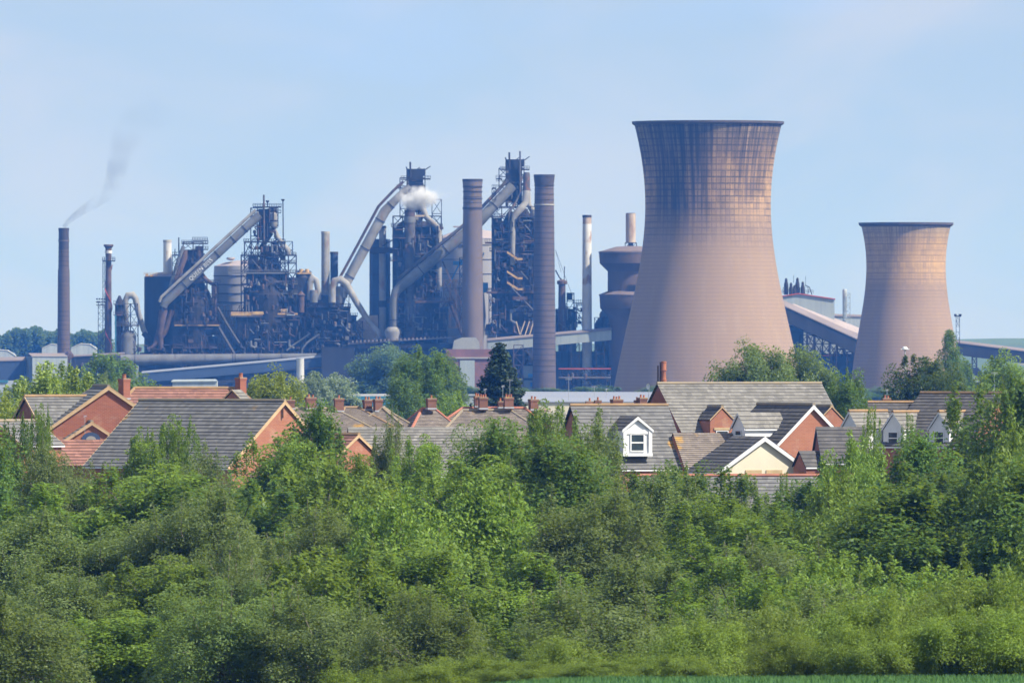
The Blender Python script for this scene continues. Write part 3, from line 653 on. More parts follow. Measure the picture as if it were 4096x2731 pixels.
# --- gas cleaning cluster 1230-1450
t = T('gas_cleaning_plant', 1330, 'tangle of dark pipes and tanks under the cream and blue chimneys', 'gas plant', -20)
mb().tube([(1238, 1200, 0), (1240, 1130, 0), (1252, 1112, 0), (1264, 1120, 0), (1272, 1160, 0), (1276, 1200, 0)], 12, 10).build('goose_neck', 'pale', t, smooth=True)
mb().tube([(1330, 1210, -30), (1330, 1150, -30), (1340, 1125, -30), (1362, 1118, -30), (1385, 1135, -30), (1430, 1215, -30), (1475, 1285, -30), (1510, 1322, -30), (1520, 1345, -30), (1500, 1362, -30)], [14, 14, 15, 15, 15, 13, 12, 11, 11, 8], 12).build('hooped_duct', 'pale', t, smooth=True)
for xx, pp in ((1362, [(1145, 20), (1200, 20), (1230, 10), (1240, 8)]), (1330, [(1150, 14), (1162, 17), (1230, 17)]), (1255, [(1160, 14), (1172, 16), (1210, 16)])): mb().lathe(xx, pp, -10, 18).build('cyclone', 'grey', t, smooth=True)
b = mb(); b.box(1232, 1230, 1400, 1420, 0, 70).box(1380, 1260, 1425, 1440, 0, 60).box(1285, 1180, 1318, 1240, -10, 20); b.build('dark_core', 'clad', t)
b = mb(); b.lattice(1228, 1400, -24, -4, [1215, 1250, 1285, 1330, 1375, 1425, 1480], 6, 2.6, .6).lattice(1368, 1396, -20, 0, [1170, 1215, 1270], 1, 2.4).lattice(1400, 1450, -20, 10, [1285, 1320, 1360, 1410, 1460], 2, 2.6, .7); b.build('steel_frame', 'dark', t)
platforms(t, [(1225, 1402, 1225, 30, 4), (1225, 1402, 1270, 30, 4), (1375, 1430, 1262, 26, 5), (1290, 1400, 1340, 28, 3)], 'dark')
b1, b2, b3 = mb(), mb(), mb(); clutter(b1, b2, b3, 1230, 1405, 1230, 1430, -50, -26, 130); clutter(b1, b2, b3, 1395, 1460, 1285, 1430, -40, -20, 45)
b1.build('pipework', 'dark', t, kind='stuff'); b2.build('rusty_pipework', 'mid', t, kind='stuff'); b3.build('grey_pipework', 'grey', t, kind='stuff')
b = mb(); b.tube([(1148, 1402, -70), (1175, 1380, -70), (1235, 1338, -70), (1240, 1330, -70)], 3.6, 8).tube([(1208, 1420, -70), (1210, 1395, -70), (1230, 1370, -70), (1280, 1335, -70)], 4.5, 8).build('slanting_pipe', 'grey', t, smooth=True)
# --- kinked conveyor to furnace three, blue tower
conveyor('kinked_gas_pipe', [(1372, 1190, -10), (1380, 1140, -10), (1540, 845, -20), (1600, 782, -25), (1640, 745, -25)], [17, 20, 20, 15, 13], 'pale', 'kinked cream pipe climbing right to the steaming furnace top', rail=(-26, -19, 6, 1, 5), collars=(1.12, 1.5, 1.88, 2.4), cat='gas pipe', railm='rust')
t = T('blue_tower', 1515, 'tall blue clad tower behind the slender cream stack', 'tower', 130)
mb().lathe(1518, [(955, 40), (960, 42), (GY, 42)], 130, 8).build('cladding', 'bluepaint', t)
b = mb()
for y in (1098, 1180, 1260): b.lathe(1518, [(y-1, 42), (y-1, 44), (y+1, 44), (y+1, 42)], 130, 8, (False, False))
b.build('joint_band', 'dark', t)
# --- furnace three
def furnace_big(xc, yo, label, variant):
    t = T('blast_furnace', xc, label, 'blast furnace', 0, 'blast furnaces')
    Y = lambda y: y+yo
    Xo = xc-1670
    X_ = lambda x: x+Xo
    mb().lathe(X_(1675), [(Y(885), 40), (Y(930), 62), (Y(960), 84), (Y(1100), 92), (Y(1200), 84), (GY, 84)], 20, 24).build('furnace_body', 'dark', t)
    b = mb(); b.box(X_(1626), Y(700), X_(1692), Y(850), -14, 16); b.box(X_(1570), Y(910), X_(1610), Y(1330), 0, 50); b.box(X_(1700), Y(960), X_(1752), Y(1180), 0, 50)
    b.box(X_(1600), Y(1230), X_(1790), min(Y(1370), 1400), 0, 70).box(X_(1630), Y(676), X_(1700), Y(700), -12, 12); b.build('dark_core', 'clad', t)
    b = mb(); b.lattice(X_(1600), X_(1700), -20, 20, [Y(712), Y(745), Y(790), Y(835), Y(870)], 3, 3.2, .8)
    b.lattice(X_(1572), X_(1765), -60, 60, [Y(865), Y(905), Y(950), Y(995), Y(1040), Y(1090), Y(1140), Y(1190)], 5, 3.4, .75)
    b.lattice(X_(1560), X_(1790), -66, 70, [Y(1205), Y(1240), Y(1280), Y(1320), Y(1370)], 7, 3, .6)
    if variant == 0: b.lattice(X_(1728), X_(1766), -20, 20, [Y(798), Y(855), Y(910), Y(950)], 1, 2.6, 1)
    b.build('steel_frame', 'dark', t)
    # top works
    b = mb(); b.tube([(X_(1641), Y(648), -12), (X_(1642), Y(712), -12)], 4, 8).tube([(X_(1625), Y(668), 0), (X_(1628), Y(676), 0), (X_(1628), Y(720), 0)], 3, 6)
    b.tube([(X_(1662), Y(682), 0), (X_(1680), Y(669), 0)], 2, 6).tube([(X_(1700), Y(680), 0), (X_(1722), Y(665), 0)], 2.2, 6).tube([(X_(1640), Y(690), 5), (X_(1700), Y(676), 5)], 3, 6)
    for x in (1636, 1655, 1682, 1696): b.lathe(X_(x), [(Y(672)+rnd.uniform(0, 8), 4), (Y(690), 7), (Y(705), 5)], rnd.uniform(-8, 8), 10)
    b.build('bleeder_valves', 'dark', t)
    platforms(t, [(X_(1604), X_(1638), Y(716), 22, 4), (X_(1660), X_(1722), Y(714), 22, 5), (X_(1587), X_(1612), Y(751), 18, 4)], 'dark')
    platforms(t, [(X_(1565), X_(1770), Y(905), 64, 3), (X_(1570), X_(1770), Y(950), 64, 3), (X_(1562), X_(1772), Y(1040), 66, 4), (X_(1572), X_(1765), Y(1115), 64, 3)], 'mid')
    platforms(t, [(X_(1550), X_(1815), Y(1203), 70, 9)], 'rust')
    b1, b2, b3 = mb(), mb(), mb()
    clutter(b1, b2, b3, X_(1575), X_(1760), Y(900), Y(1200), -88, -64, 150); clutter(b1, b2, b3, X_(1565), X_(1790), Y(1215), min(Y(1370), 1400), -90, -66, 90); clutter(b1, b2, b3, X_(1622), X_(1694), Y(720), Y(860), -30, -16, 26)
    b1.build('pipework', 'dark', t, kind='stuff'); b2.build('rusty_pipework', 'rust', t, kind='stuff'); b3.build('grey_pipework', 'grey', t, kind='stuff')
    return t, X_, Y
t, X_, Y = furnace_big(1670, 0, 'third blast furnace, with white steam drifting across its upper half', 0)
mb().lathe(1686, [(740, 8), (752, 14), (764, 18), (775, 14)], -10, 16).build('gas_vessel', 'pale', t, smooth=True)
mb().tube([(1690, 770, -40), (1692, 838, -40), (1706, 868, -60), (1746, 905, -70), (1757, 925, -70), (1757, 1080, -70), (1758, 1165, -70)], [13, 12, 10, 10, 11, 11, 10], 12).build('uptake_pipe', 'pale', t, smooth=True)
mb().tube([(1690, 860, -30), (1668, 885, -40), (1655, 900, -40)], 13, 10).build('branch_pipe', 'pale', t, smooth=True)
mb().tube([(1700, 862, 10), (1735, 900, 40), (1745, 960, 40)], 12, 10).tube([(1640, 880, 20), (1600, 905, 30), (1585, 960, 30)], 14, 10).build('dark_uptake', 'dark', t, smooth=True)
mb().box(1660, 861, 1700, 868, -66, -60).build('yellow_beam', 'ltan', t)
mb().box(1480, 990, 1570, 1014, -10, 20).tube([(1530, 985, 0), (1570, 960, 0)], 3, 6).build('access_bridge', 'dark', t)
# --- furnace four
t, X_, Y = furnace_big(2066, -38, 'tallest blast furnace, between the two brick stacks, with yellow stairways', 1)
mb().tube([(2080, 605, -30), (2081, 770, -30), (2062, 812, -50), (2036, 850, -70), (2036, 985, -70)], [3.6, 3.6, 5, 5, 5], 8).build('vent_pipe', 'mid', t, smooth=True)
mb().lathe(2106, [(690, 11), (700, 14), (752, 14), (764, 19)], -20, 18).build('gas_vessel', 'mid', t, smooth=True)
mb().tube([(2104, 765, -40), (2102, 810, -50), (2085, 835, -64), (2060, 860, -72), (2052, 890, -74), (2050, 985, -74), (2050, 1060, -74)], [14, 13, 14, 14, 11, 11, 10], 12).tube([(2112, 765, -30), (2116, 820, -40), (2135, 850, -40), (2150, 900, -40)], [9, 10, 14, 14], 12).build('uptake_pipe', 'pale', t, smooth=True)
mb().tube([(2070, 860, 20), (2100, 850, 0), (2120, 880, 0), (2128, 960, 0)], 14, 10).build('dark_uptake', 'dark', t, smooth=True)
for y in (1005, 1082, 1125):
    b = mb(); b.hexa([(2028, y, -92), (2028, y+9, -92), (2072, y+38, -92), (2072, y+28, -92), (2028, y, -84), (2028, y+9, -84), (2072, y+38, -84), (2072, y+28, -84)])
    b.box(2070, y+28, 2090, y+36, -92, -84); b.build('yellow_stair', 'yellow', t)
b = mb(); b.tube([(2045, 1150, -92), (2140, 1250, -92)], 5, 6).build('slanting_chute', 'mid', t)
b = mb()
for a, c in ((2065, 2080), (2080, 2100), (2100, 2118), (2118, 2135)): b.bar((a, 1285, -96), (c, 1340, -96), 5) if a % 2 else b.bar((c, 1285, -96), (a, 1340, -96), 5)
b.build('pale_brace', 'ltan', t)
mb().box(1940, 968, 2150, 975, -70, 60).rail(1940, 2150, 968, -70, -70, 12, 9).build('long_walkway', 'rust', t)
mb().box(2270-2150+1930, 1186, 2110, 1200, -98, -96).build('red_girder', 'rust', t)
# --- big sloping pipe between furnaces three and four
t = conveyor('gas_downcomer', [(1576, 1345, -110), (1576, 1200, -110), (1584, 1168, -110), (1612, 1140, -110), (1900, 905, -110), (2050, 745, -60)], [16, 16, 18, 21, 23, 20], 'grey', 'longest grey sloping pipe, passing behind the smooth brown stack', rail=(-19, -24, 7.5, 3, 6), collars=(.45, 3.25, 3.6, 4.5), cat='gas pipe', railm='mid')
mb().lathe(1573, [(1308, 20), (1318, 30), (1330, 34), (1350, 28), (GY, 28)], -110, 20).build('catcher_foot', 'pale', t, smooth=True)
b = mb(); b.box(1968, 752, 1985, 757, -120, -80).rail(1968, 2010, 752, -120, -120, 11, 6).rail(1985, 2045, 730, -110, -110, 10, 7); b.lattice(1968, 1984, -118, -84, [757, 775, 800], 1, 2.4); b.build('head_platform', 'dark', t)
# --- pale gasholder behind three and four
t = T('gas_holder', 1880, 'largest pale gasholder drum, behind the smooth brown stack', 'gas holder', 330)
mb().lathe(1895, [(950, 150), (980, 156), (GY, 156)], 340, 48).build('shell', 'holder', t, smooth=True)
mb().lathe(1895, [(915, 30), (922, 80), (936, 120), (952, 152)], 340, 48, (True, False)).box(1812, 902, 1850, 908, 210, 240).build('roof', 'holderroof', t, smooth=True)
b = mb()
for y in (978, 1036, 1094, 1152): b.lathe(1895, [(y-1, 156), (y-1, 158), (y+1, 158), (y+1, 156)], 340, 48, (False, False))
b.build('ring_walk', 'dark', t)
t = T('jib_crane', 1830, 'blue lattice crane jib in front of the largest gasholder', 'crane', 60)
mb().lattice(1838, 1853, 40, 60, list(range(1030, 1350, 30)), 1, 3).build('crane_mast', 'bluepaint', t)
mb().tube([(1795, 1140, 50), (1845, 1040, 50), (1905, 1100, 50), (1935, 1010, 50)], 3.4, 4).box(1812, 1044, 1850, 1060, 40, 60).box(1930, 1130, 1952, 1170, 40, 60).build('jib', 'brightblue', t)
t = T('conveyor_trestle', 1830, 'rusty lattice legs left of the smooth brown stack', 'trestle', -40)
mb().tube([(1768, 1040, -40), (1860, 1250, -40)], 4, 4).tube([(1780, 1130, -30), (1860, 1310, -30)], 4, 4).tube([(1800, 1210, -40), (1850, 1340, -40)], 9, 6).lattice(1775, 1850, -50, -20, [1120, 1165, 1215, 1265, 1310], 3, 2.6, .8).build('lattice_leg', 'rust', t)
# --- stuff right of dark stack
t = T('pipe_column', 2248, 'rusty vessel column just right of the dark banded brick stack', 'gas vessel', 20)
mb().lathe(2248, [(1118, 8), (1124, 20), (1136, 20), (1138, 14), (1230, 15), (1240, 18), (1300, 15), (GY, 15)], 20, 20).build('vessel', 'rust', t, smooth=True)
mb().tube([(2222, 1080, 20), (2238, 1110, 20), (2250, 1122, 20)], 3, 6).tube([(2258, 1065, 20), (2257, 1120, 20)], 2, 6).tube([(2222, 1000, 20), (2245, 1090, 20)], .9, 4).tube([(2222, 1000, 20), (2290, 1185, 20)], .9, 4).build('vent_pipe', 'dark', t)
b = mb(); b.lattice(2268, 2296, 10, 40, [1172, 1205, 1250, 1300, 1350], 1, 3).lattice(2296, 2336, 10, 30, [1212, 1222], 4, 2); b.box(2290, 1210, 2338, 1214, 8, 34).rail(2290, 2338, 1210, 8, 8, 11, 8); b.build('steel_frame', 'dark', t)
mb().box(2222, 1235, 2300, 1330, 40, 90).box(2268, 1172, 2290, 1200, 12, 36).build('dark_core', 'clad', t)
b1, b2, b3 = mb(), mb(), mb(); clutter(b1, b2, b3, 2222, 2330, 1215, 1320, 0, 36, 60); b1.build('pipework', 'dark', t, kind='stuff'); b2.build('rusty_pipework', 'mid', t, kind='stuff'); b3.build('grey_pipework', 'grey', t, kind='stuff')
t = T('storage_tank', 2410, 'group of squat conical tanks behind the slim white chimney', 'tank', 60)
for x, r, yt in ((2280, 26, 1290), (2400, 22, 1272), (2424, 26, 1230), (2446, 22, 1288)): mb().lathe(x, [(yt, 3), (yt+16, r*.8), (yt+26, r), (GY, r)], 60, 18).build('tank', 'mid', t, smooth=True)
mb().lattice(2378, 2440, 20, 36, [1270, 1300, 1330], 4, 2.6, .5).build('steel_frame', 'dark', t)
# --- twin-collar bunkers
t = T('bunker_tower', 2500, 'dark brown two-tier flared bunker tower with a chimney on top', 'bunker tower', -80)
XB = 2522
mb().lathe(XB, [(1092, 92), (1166, 92), (1200, 92)], -80, 40).build('upper_drum', 'bunker', t, smooth=True)
mb().lathe(XB, [(1006, 126), (1010, 127), (1054, 124), (1058, 120), (1086, 92), (1092, 92)], -80, 40).build('upper_collar', 'bunker', t, smooth=True)
mb().lathe(XB, [(984, 8), (988, 60), (1008, 129), (1013, 129)], -80, 40).build('upper_roof', 'bunkerroof', t)
mb().lathe(XB, [(1178, 124), (1182, 125), (1232, 122), (1238, 118), (1262, 92), (1280, 88), (1300, 84), (GY, 90)], -80, 40).build('lower_collar', 'bunker', t, smooth=True)
mb().lathe(XB, [(1164, 90), (1178, 127), (1183, 127)], -80, 40).build('lower_roof', 'bunkerroof', t)
mb().box(2512, 972, 2532, 990, -90, -70).lattice(2500, 2545, -100, -60, [972, 992], 2, 2.5).box(2512, 1140, 2540, 1170, -176, -168).rail(2508, 2545, 1166, -180, -180, 24, 7).build('top_gear', 'dark', t)
mb().lathe(2522, [(855, 20), (972, 20)], -80, 24).lathe(2522, [(853, 21), (853, 16), (860, 16)], -80, 24, (False, False)).build('chimney', 'rustwhite', t, smooth=True)
# --- long gallery conveyor y~1320-1380 and sheds
def gallery(name, x0, y0, x1, y1, h, m, rm, label, dA=0, dB=0, w=34, over=3, legs=(), cat='conveyor gallery', fr=None, rh=9, leg_y=None):
    fr = fr or f
    t = T(name, (x0+x1)/2, label, cat, (dA+dB)/2, None, fr)
    b = MB(fr); b.hexa([(x0, y0, dA), (x0, y0+h, dA), (x1, y1+h, dB), (x1, y1, dB), (x0, y0, dA+w), (x0, y0+h, dA+w), (x1, y1+h, dB+w), (x1, y1, dB+w)]); b.build('side_cladding', m, t)
    b = MB(fr); o_ = over
    b.hexa([(x0-1, y0-1, dA-o_), (x0-1, y0+3, dA-o_), (x1+1, y1+3, dB-o_), (x1+1, y1-1, dB-o_), (x0-1, y0-rh, dA+w/2), (x0-1, y0-rh+3, dA+w/2), (x1+1, y1-rh+3, dB+w/2), (x1+1, y1-rh, dB+w/2)])
    b.hexa([(x0-1, y0-rh, dA+w/2), (x0-1, y0-rh+3, dA+w/2), (x1+1, y1-rh+3, dB+w/2), (x1+1, y1-rh, dB+w/2), (x0-1, y0-1, dA+w+o_), (x0-1, y0+3, dA+w+o_), (x1+1, y1+3, dB+w+o_), (x1+1, y1-1, dB+w+o_)])
    b.build('roof', rm, t)
    if legs:
        b = MB(fr)
        for (x, wd) in legs:
            q = (x-x0)/(x1-x0); y = y0+(y1-y0)*q+h; d = dA+(dB-dA)*q
            b.lattice(x-wd, x+wd, d+4, d+w-4, [y]+list(np.linspace(y, fr.gy, 5))[1:], 1, 3.5)
        b.build('trestle', 'dark', t)
    return t
gallery('conveyor_gallery', 1950, 1362, 2445, 1318, 42, 'sheetg', 'sheetroof', 'long grey clad gallery rising right behind the dark banded stack', -130, -130, 40, legs=((2000, 14), (2110, 14), (2300, 16), (2400, 16)))
t = T('stock_house', 2300, 'dark stock house under the long grey gallery with a red top rail', 'building', -60)
b = mb(); b.box(1952, 1405, 2440, GY, 0, 90); b.box(2150, 1440, 2250, GY, -60, 0); b.build('wall', 'bluepaint', t)
b = mb()
for x in range(1960, 2440, 26): b.box(x, 1400, x+3, GY, -6, 0)
b.build('wall_ribs', 'clad', t)
t = T('pipe_rack', 2330, 'pipe rack with red top rail under the long grey gallery', 'pipe rack', -160)
b = mb(); b.lattice(2236, 2440, -190, -160, [1472, 1510, GY], 6, 3.5, .3).build('steel_frame', 'dark', t)
mb().box(2234, 1472, 2442, 1476, -196, -192).build('red_rail', 'redtrim', t)
mb().tube([(2234, 1511, -200), (2442, 1511, -200)], 5, 8).tube([(2234, 1500, -180), (2442, 1500, -180)], 3, 8).build('long_pipe', 'mid', t)
b1, b2, b3 = mb(), mb(), mb(); clutter(b1, b2, b3, 2240, 2430, 1476, 1545, -200, -165, 40); b1.build('pipework', 'dark', t, kind='stuff'); b2.build('rusty_pipework', 'rust', t, kind='stuff'); b3.build('grey_pipework', 'mid', t, kind='stuff')
t = T('switch_house', 2118, 'small pale cabin with bright blue doors left of the dark stack foot', 'cabin', -220)
mb().box(2090, 1462, 2142, GY, -260, -200).build('wall', 'sheetg', t)
mb().box(2112, 1494, 2140, 1508, -262, -260).box(2120, 1528, 2140, 1546, -262, -260).build('blue_panel', 'brightblue', t)
mb().box(2088, 1511, 2144, 1519, -268, -196).box(2088, 1456, 2144, 1462, -264, -196).build('canopy', 'clad', t)
b = mb(); b.lattice(2055, 2092, -300, -280, [1380, 1420, 1460, 1510, GY], 1, 3.5); b.build('steel_frame', 'rust', t)
t = T('works_building', 1880, 'red brick works building with tall green doors and white roof hood', 'building', -380)
mb().box(1786, 1396, 1972, GY, -440, -380).build('wall', 'redbrickf', t)
mb().box(1842, 1440, 1900, GY, -443, -440).build('green_door', 'sheetg', t)
mb().box(1786, 1428, 1972, 1434, -446, -440).build('string_course', 'concrete', t)
mb().prism([(1812, 1396), (1818, 1362), (1850, 1350), (1905, 1350), (1918, 1368), (1920, 1396)], -440, -400).build('roof_hood', 'sheetdim', t)
t = T('ore_bridge', 1600, 'long dark clad building below the third furnace and the sloping pipes', 'building', -60)
mb().box(1290, 1388, 1810, GY, -170, -30).box(1388, 1374, 1840, 1392, -180, -40).build('wall', 'clad', t)
b = mb(); b.hexa([(1395, 1372, -184), (1395, 1378, -184), (1845, 1350, -184), (1845, 1345, -184), (1395, 1372, -30), (1395, 1378, -30), (1845, 1350, -30), (1845, 1345, -30)])
for x in range(1410, 1840, 16): b.box(x, 1362-(x-1400)*.045, x+7, 1371-(x-1400)*.045, -190, -176)
b.build('roof_edge', 'sheetroof', t)
b = mb()
for x in range(1300, 1800, 32): b.box(x, 1392, x+4, GY, -174, -170)
b.build('wall_ribs', 'bluepaint', t)
t = T('dark_shed', 1340, 'dark ribbed shed at the right end of the big horizontal pipe', 'shed', -180)
mb().box(1290, 1392, 1420, GY, -230, -172).build('wall', 'clad', t)
# small pale roofs glimpsed
t = T('pale_shed', 1460, 'tiny cream roofed shed below the kinked cream pipe', 'shed', 60)
mb().prism([(1425, 1284), (1450, 1264), (1510, 1260), (1512, 1284)], 60, 90).box(1425, 1284, 1512, 1400, 62, 88).build('roof', 'ltan', t)
t = T('pale_shed', 1930, 'small white roofed shed seen behind the lattice, right of brown stack', 'shed', 60)
mb().box(1940, 1322, 1990, 1340, 60, 90).build('wall', 'sheet', t); mb().prism([(1938, 1322), (1945, 1296), (1980, 1296), (1992, 1322)], 58, 92).build('roof', 'rust', t)
# --- long horizontal pipe and conveyor in front left
t = T('gas_main', 1000, 'fat pale horizontal gas main running along the foot of the left furnaces', 'gas main', -150)
mb().tube([(488, 1440, -150), (760, 1438, -150), (900, 1434, -150), (1300, 1424, -150)], [22, 22, 18, 12], 16).build('pipe', 'grey', t, smooth=True)
for x in (545, 705, 825, 935, 945, 1040, 1130): mb().tube([(x-1.5, 1440-(x-488)*.016, -150), (x+1.5, 1440-(x-488)*.016, -150)], 24-(x-488)*.010, 16).build('flange', 'mid', t)
mb().tube([(470, 1424, -130), (1180, 1420, -130)], 8, 8).build('upper_pipe', 'mid', t)
b = mb()
for x in range(500, 1290, 60): b.box(x, 1445, x+6, GY, -156, -144)
b.build('saddle', 'dark', t)
gallery('conveyor_gallery', 575, 1490, 1292, 1426, 40, 'bluepaint', 'sheetblue', 'dark blue conveyor gallery with pale top edge sloping up rightwards', -230, -200, 30, rh=6, cat='conveyor gallery')
gallery('conveyor_gallery', 575, 1522, 1300, 1468, 34, 'clad', 'sheetroof', 'lower dark conveyor gallery under the pale-edged one', -220, -190, 24, rh=4)
t = T('white_tank', 1206, 'small white cylindrical tank beneath the pale-edged gallery', 'tank', -260)
mb().lathe(1206, [(1432, 17), (1436, 15), (GY, 16)], -262, 18).build('vessel', 'white', t, smooth=True)
t = T('low_works', 460, 'low dark ducts and roofs between left stack and gas main', 'building', -100)
mb().box(288, 1424, 500, GY, -80, -20).build('wall', 'clad', t)
mb().hexa([(288, 1424, -84), (288, 1428, -84), (500, 1416, -84), (500, 1412, -84), (288, 1420, -20), (288, 1424, -20), (500, 1412, -20), (500, 1408, -20)]).build('roof', 'sheetroof', t)
mb().tube([(262, 1480, -95), (268, 1440, -95), (285, 1415, -95), (292, 1410, -95)], [10, 14, 17, 12], 12).build('rusty_bend', 'rust', t, smooth=True)
b1, b2, b3 = mb(), mb(), mb(); clutter(b1, b2, b3, 560, 1290, 1380, 1425, -60, -30, 120); clutter(b1, b2, b3, 290, 480, 1430, 1500, -100, -84, 30); b1.build('pipework', 'dark', t, kind='stuff'); b2.build('rusty_pipework', 'rust', t, kind='stuff'); b3.build('grey_pipework', 'mid', t, kind='stuff')
t = T('low_works', 800, 'low band of dark plant houses under the left furnaces', 'building', 40)
mb().box(560, 1410, 1300, GY, -25, 40).build('wall', 'clad', t)
t = T('sheeted_hall', 180, 'pale sheeted hall with brown roof in front of the left stack', 'shed', -60)
mb().hexa([(136, 1424, -150), (136, 1565, -150), (275, 1565, -130), (275, 1424, -130), (104, 1424, -40), (104, 1565, -40), (245, 1565, -20), (245, 1424, -20)]).build('wall', 'sheetg', t)
mb().add([(136, 1424, -150), (104, 1424, -40), (120, 1412, -95), (136, 1565, -150), (104, 1565, -40)], [(0, 1, 2), (0, 1, 4, 3)]).build('end_wall', 'bluepaint', t)
mb().add([(134, 1426, -153), (277, 1426, -133), (262, 1412, -78), (118, 1412, -97), (104, 1426, -38), (247, 1426, -18)], [(0, 1, 2, 3), (3, 2, 5, 4)]).build('roof', 'sheetroof', t)
gallery('long_shed', -60, 1444, 104, 1440, 80, 'bluepaint', 'sheetroof', 'long dark shed with brown roof at the left edge', -60, -60, 40, rh=14, cat='shed')
t = T('low_store', 20, 'low white store roof at left edge above the lime trees', 'shed', -700)
mb().box(-40, 1528, 60, GY, -740, -700).build('wall', 'sheet', t); mb().box(-44, 1518, 64, 1528, -744, -696).build('roof', 'teal', t)
def hangar(x0, x1, yt, D, label):
    fr = F(D); t = thing('white_hangar', label, 'hangar', at(fr, (x0+x1)/2), 'white hangars by the far wood')
    w = x1-x0; pl = [(x0, fr.gy), (x0, yt+w*.16), (x0+w*.12, yt+w*.1), (x0+w*.38, yt), (x0+w*.75, yt+w*.03), (x0+w*.95, yt+w*.12), (x1, yt+w*.2), (x1, fr.gy)]
    MB(fr).prism(pl, 0, 60).build('shell', 'sheet', t); MB(fr).prism([(x0-2, yt+w*.17), (x0+w*.38, yt-2), (x0+w*.75, yt+w*.03-2), (x1+2, yt+w*.21), (x1-2, yt+w*.2), (x0+w*.75, yt+w*.03+1), (x0+w*.38, yt+1), (x0+2, yt+w*.17)], -2, 62).build('roof_edge', 'white', t)
hangar(-60, 62, 1398, 3700, 'white hangar at the left edge below the far wood')
hangar(168, 262, 1376, 3700, 'white hangar partly behind the left brick stack')
hangar(284, 386, 1374, 3700, 'white hangar between the left brick stack and the flare stack')
# --- right side: transfer building, conveyors
FR = F(3250)
t = T('transfer_house', 3240, 'grey sheeted transfer house with red roof trim between the cooling towers', 'building', 60, None, FR)
MB(FR).prism([(3120, 1184), (3196, 1174), (3340, 1196), (3340, 1260), (3340, FR.gy), (3120, FR.gy)], 60, 180).build('wall', 'sheetg', t)
MB(FR).prism([(3118, 1184), (3196, 1172), (3343, 1194), (3343, 1198), (3196, 1176), (3118, 1188)], 54, 184).build('roof_trim', 'redtrim', t)
t = T('stack_cluster', 3180, 'cluster of sooty vent pots on the transfer house roof', 'vents', 60, None, FR)
for x, y in ((3147, 1112), (3166, 1130), (3192, 1110), (3213, 1126), (3180, 1140)): MB(FR).lathe(x, [(y, 3), (y+8, 6), (y+12, 5), (y+22, 8), (y+30, 9), (1178, 8)], 90+rnd.uniform(-12, 12), 12).build('vent_pot', 'dark', t)
b = MB(FR); b.tube([(3222, 1140, 90), (3240, 1148, 90), (3250, 1178, 90)], 2, 6).rail(3130, 3255, 1172, 80, 80, 12, 8); b.lattice(3135, 3235, 80, 100, [1150, 1175], 6, 1.6, .5); b.build('pipework', 'dark', t, kind='stuff')
MB(FR).box(3176, 1100, 3177.5, 1130, 90, 91).box(3224, 1104, 3225.5, 1140, 90, 91).build('aerial', 'dark', t)
gallery('conveyor_gallery', 3120, 1216, 3720, 1490, 62, 'clad', 'sheetroof', 'lower wide conveyor gallery descending right behind the small cooling tower', -60, -60, 70, rh=22, legs=((3240, 14), (3330, 14), (3400, 14)), fr=FR)
gallery('conveyor_gallery', 3175, 1232, 3700, 1440, 22, 'clad', 'holderroof', 'upper brown-roofed conveyor gallery descending right between the towers', 40, 40, 60, rh=26, fr=FR)
t = T('coal_bunker_shed', 3300, 'dark blue shed mass under the descending conveyors', 'shed', 60, None, FR)
MB(FR).box(3130, 1418, 3560, FR.gy, 10, 120).box(3130, 1300, 3215, FR.gy, 10, 90).build('wall', 'bluepaint', t)
MB(FR).box(3150, 1330, 3440, 1420, 150, 200).build('back_wall', 'sheet', t)
b = MB(FR); b.lattice(3200, 3440, -10, 6, [1340, 1375, 1416], 8, 4.5, .7); b.build('steel_frame', 'dark', t)
b1, b2, b3 = MB(FR), MB(FR), MB(FR); clutter(b1, b2, b3, 3150, 3440, 1385, 1425, -20, 8, 50); b1.build('pipework', 'dark', t, kind='stuff'); b2.build('rusty_pipework', 'rust', t, kind='stuff'); b3.build('grey_pipework', 'redtrim', t, kind='stuff')
t = T('pale_pylon_tower', 3388, 'small pale lattice-sided silo tower between the cooling towers', 'tower', 200, None, FR)
MB(FR).lathe(3385, [(1155, 7), (1160, 9), (1400, 9)], 200, 12).build('vessel', 'sheet', t); MB(FR).lattice(3388, 3406, 185, 200, [1172, 1190, 1210, 1230, 1256, 1290], 1, 2).build('ladder_frame', 'sheetg', t)
gallery('long_shed', 3320, 1262, 3480, 1266, 60, 'sheet', 'sheetroof', 'distant pale shed left of the small cooling tower', 240, 240, 40, rh=8, cat='shed', fr=FR)
gallery('conveyor_gallery', 3800, 1366, 4300, 1428, 50, 'clad', 'sheetroof', 'long low conveyor gallery running off the right edge', 40, 40, 40, rh=10, legs=((3900, 9),), fr=FR)
t = T('lighting_mast', 3830, 'twin-headed lattice lamp mast right of the small cooling tower', 'mast', -60, None, FR)
MB(FR).lattice(3822, 3836, -66, -54, list(range(1262, 1600, 22)), 1, 1.6).build('mast_frame', 'dark', t)
MB(FR).box(3814, 1256, 3824, 1264, -66, -58).box(3832, 1256, 3844, 1264, -66, -58).box(3816, 1264, 3842, 1267, -66, -56).build('lamp_cluster', 'dark', t)
t = T('low_works', 3900, 'low brown-roofed sheds at the right between poplar and round tree', 'building', -200, None, FR)
MB(FR).prism([(3860, 1500), (3880, 1470), (3905, 1470), (3930, 1500), (3930, FR.gy), (3860, FR.gy)], -200, -120).build('roof', 'clad', t); MB(FR).prism([(3850, 1510), (3868, 1492), (3912, 1510), (3912, 1530), (3850, 1530)], -260, -220).build('wall', 'sheetg', t)
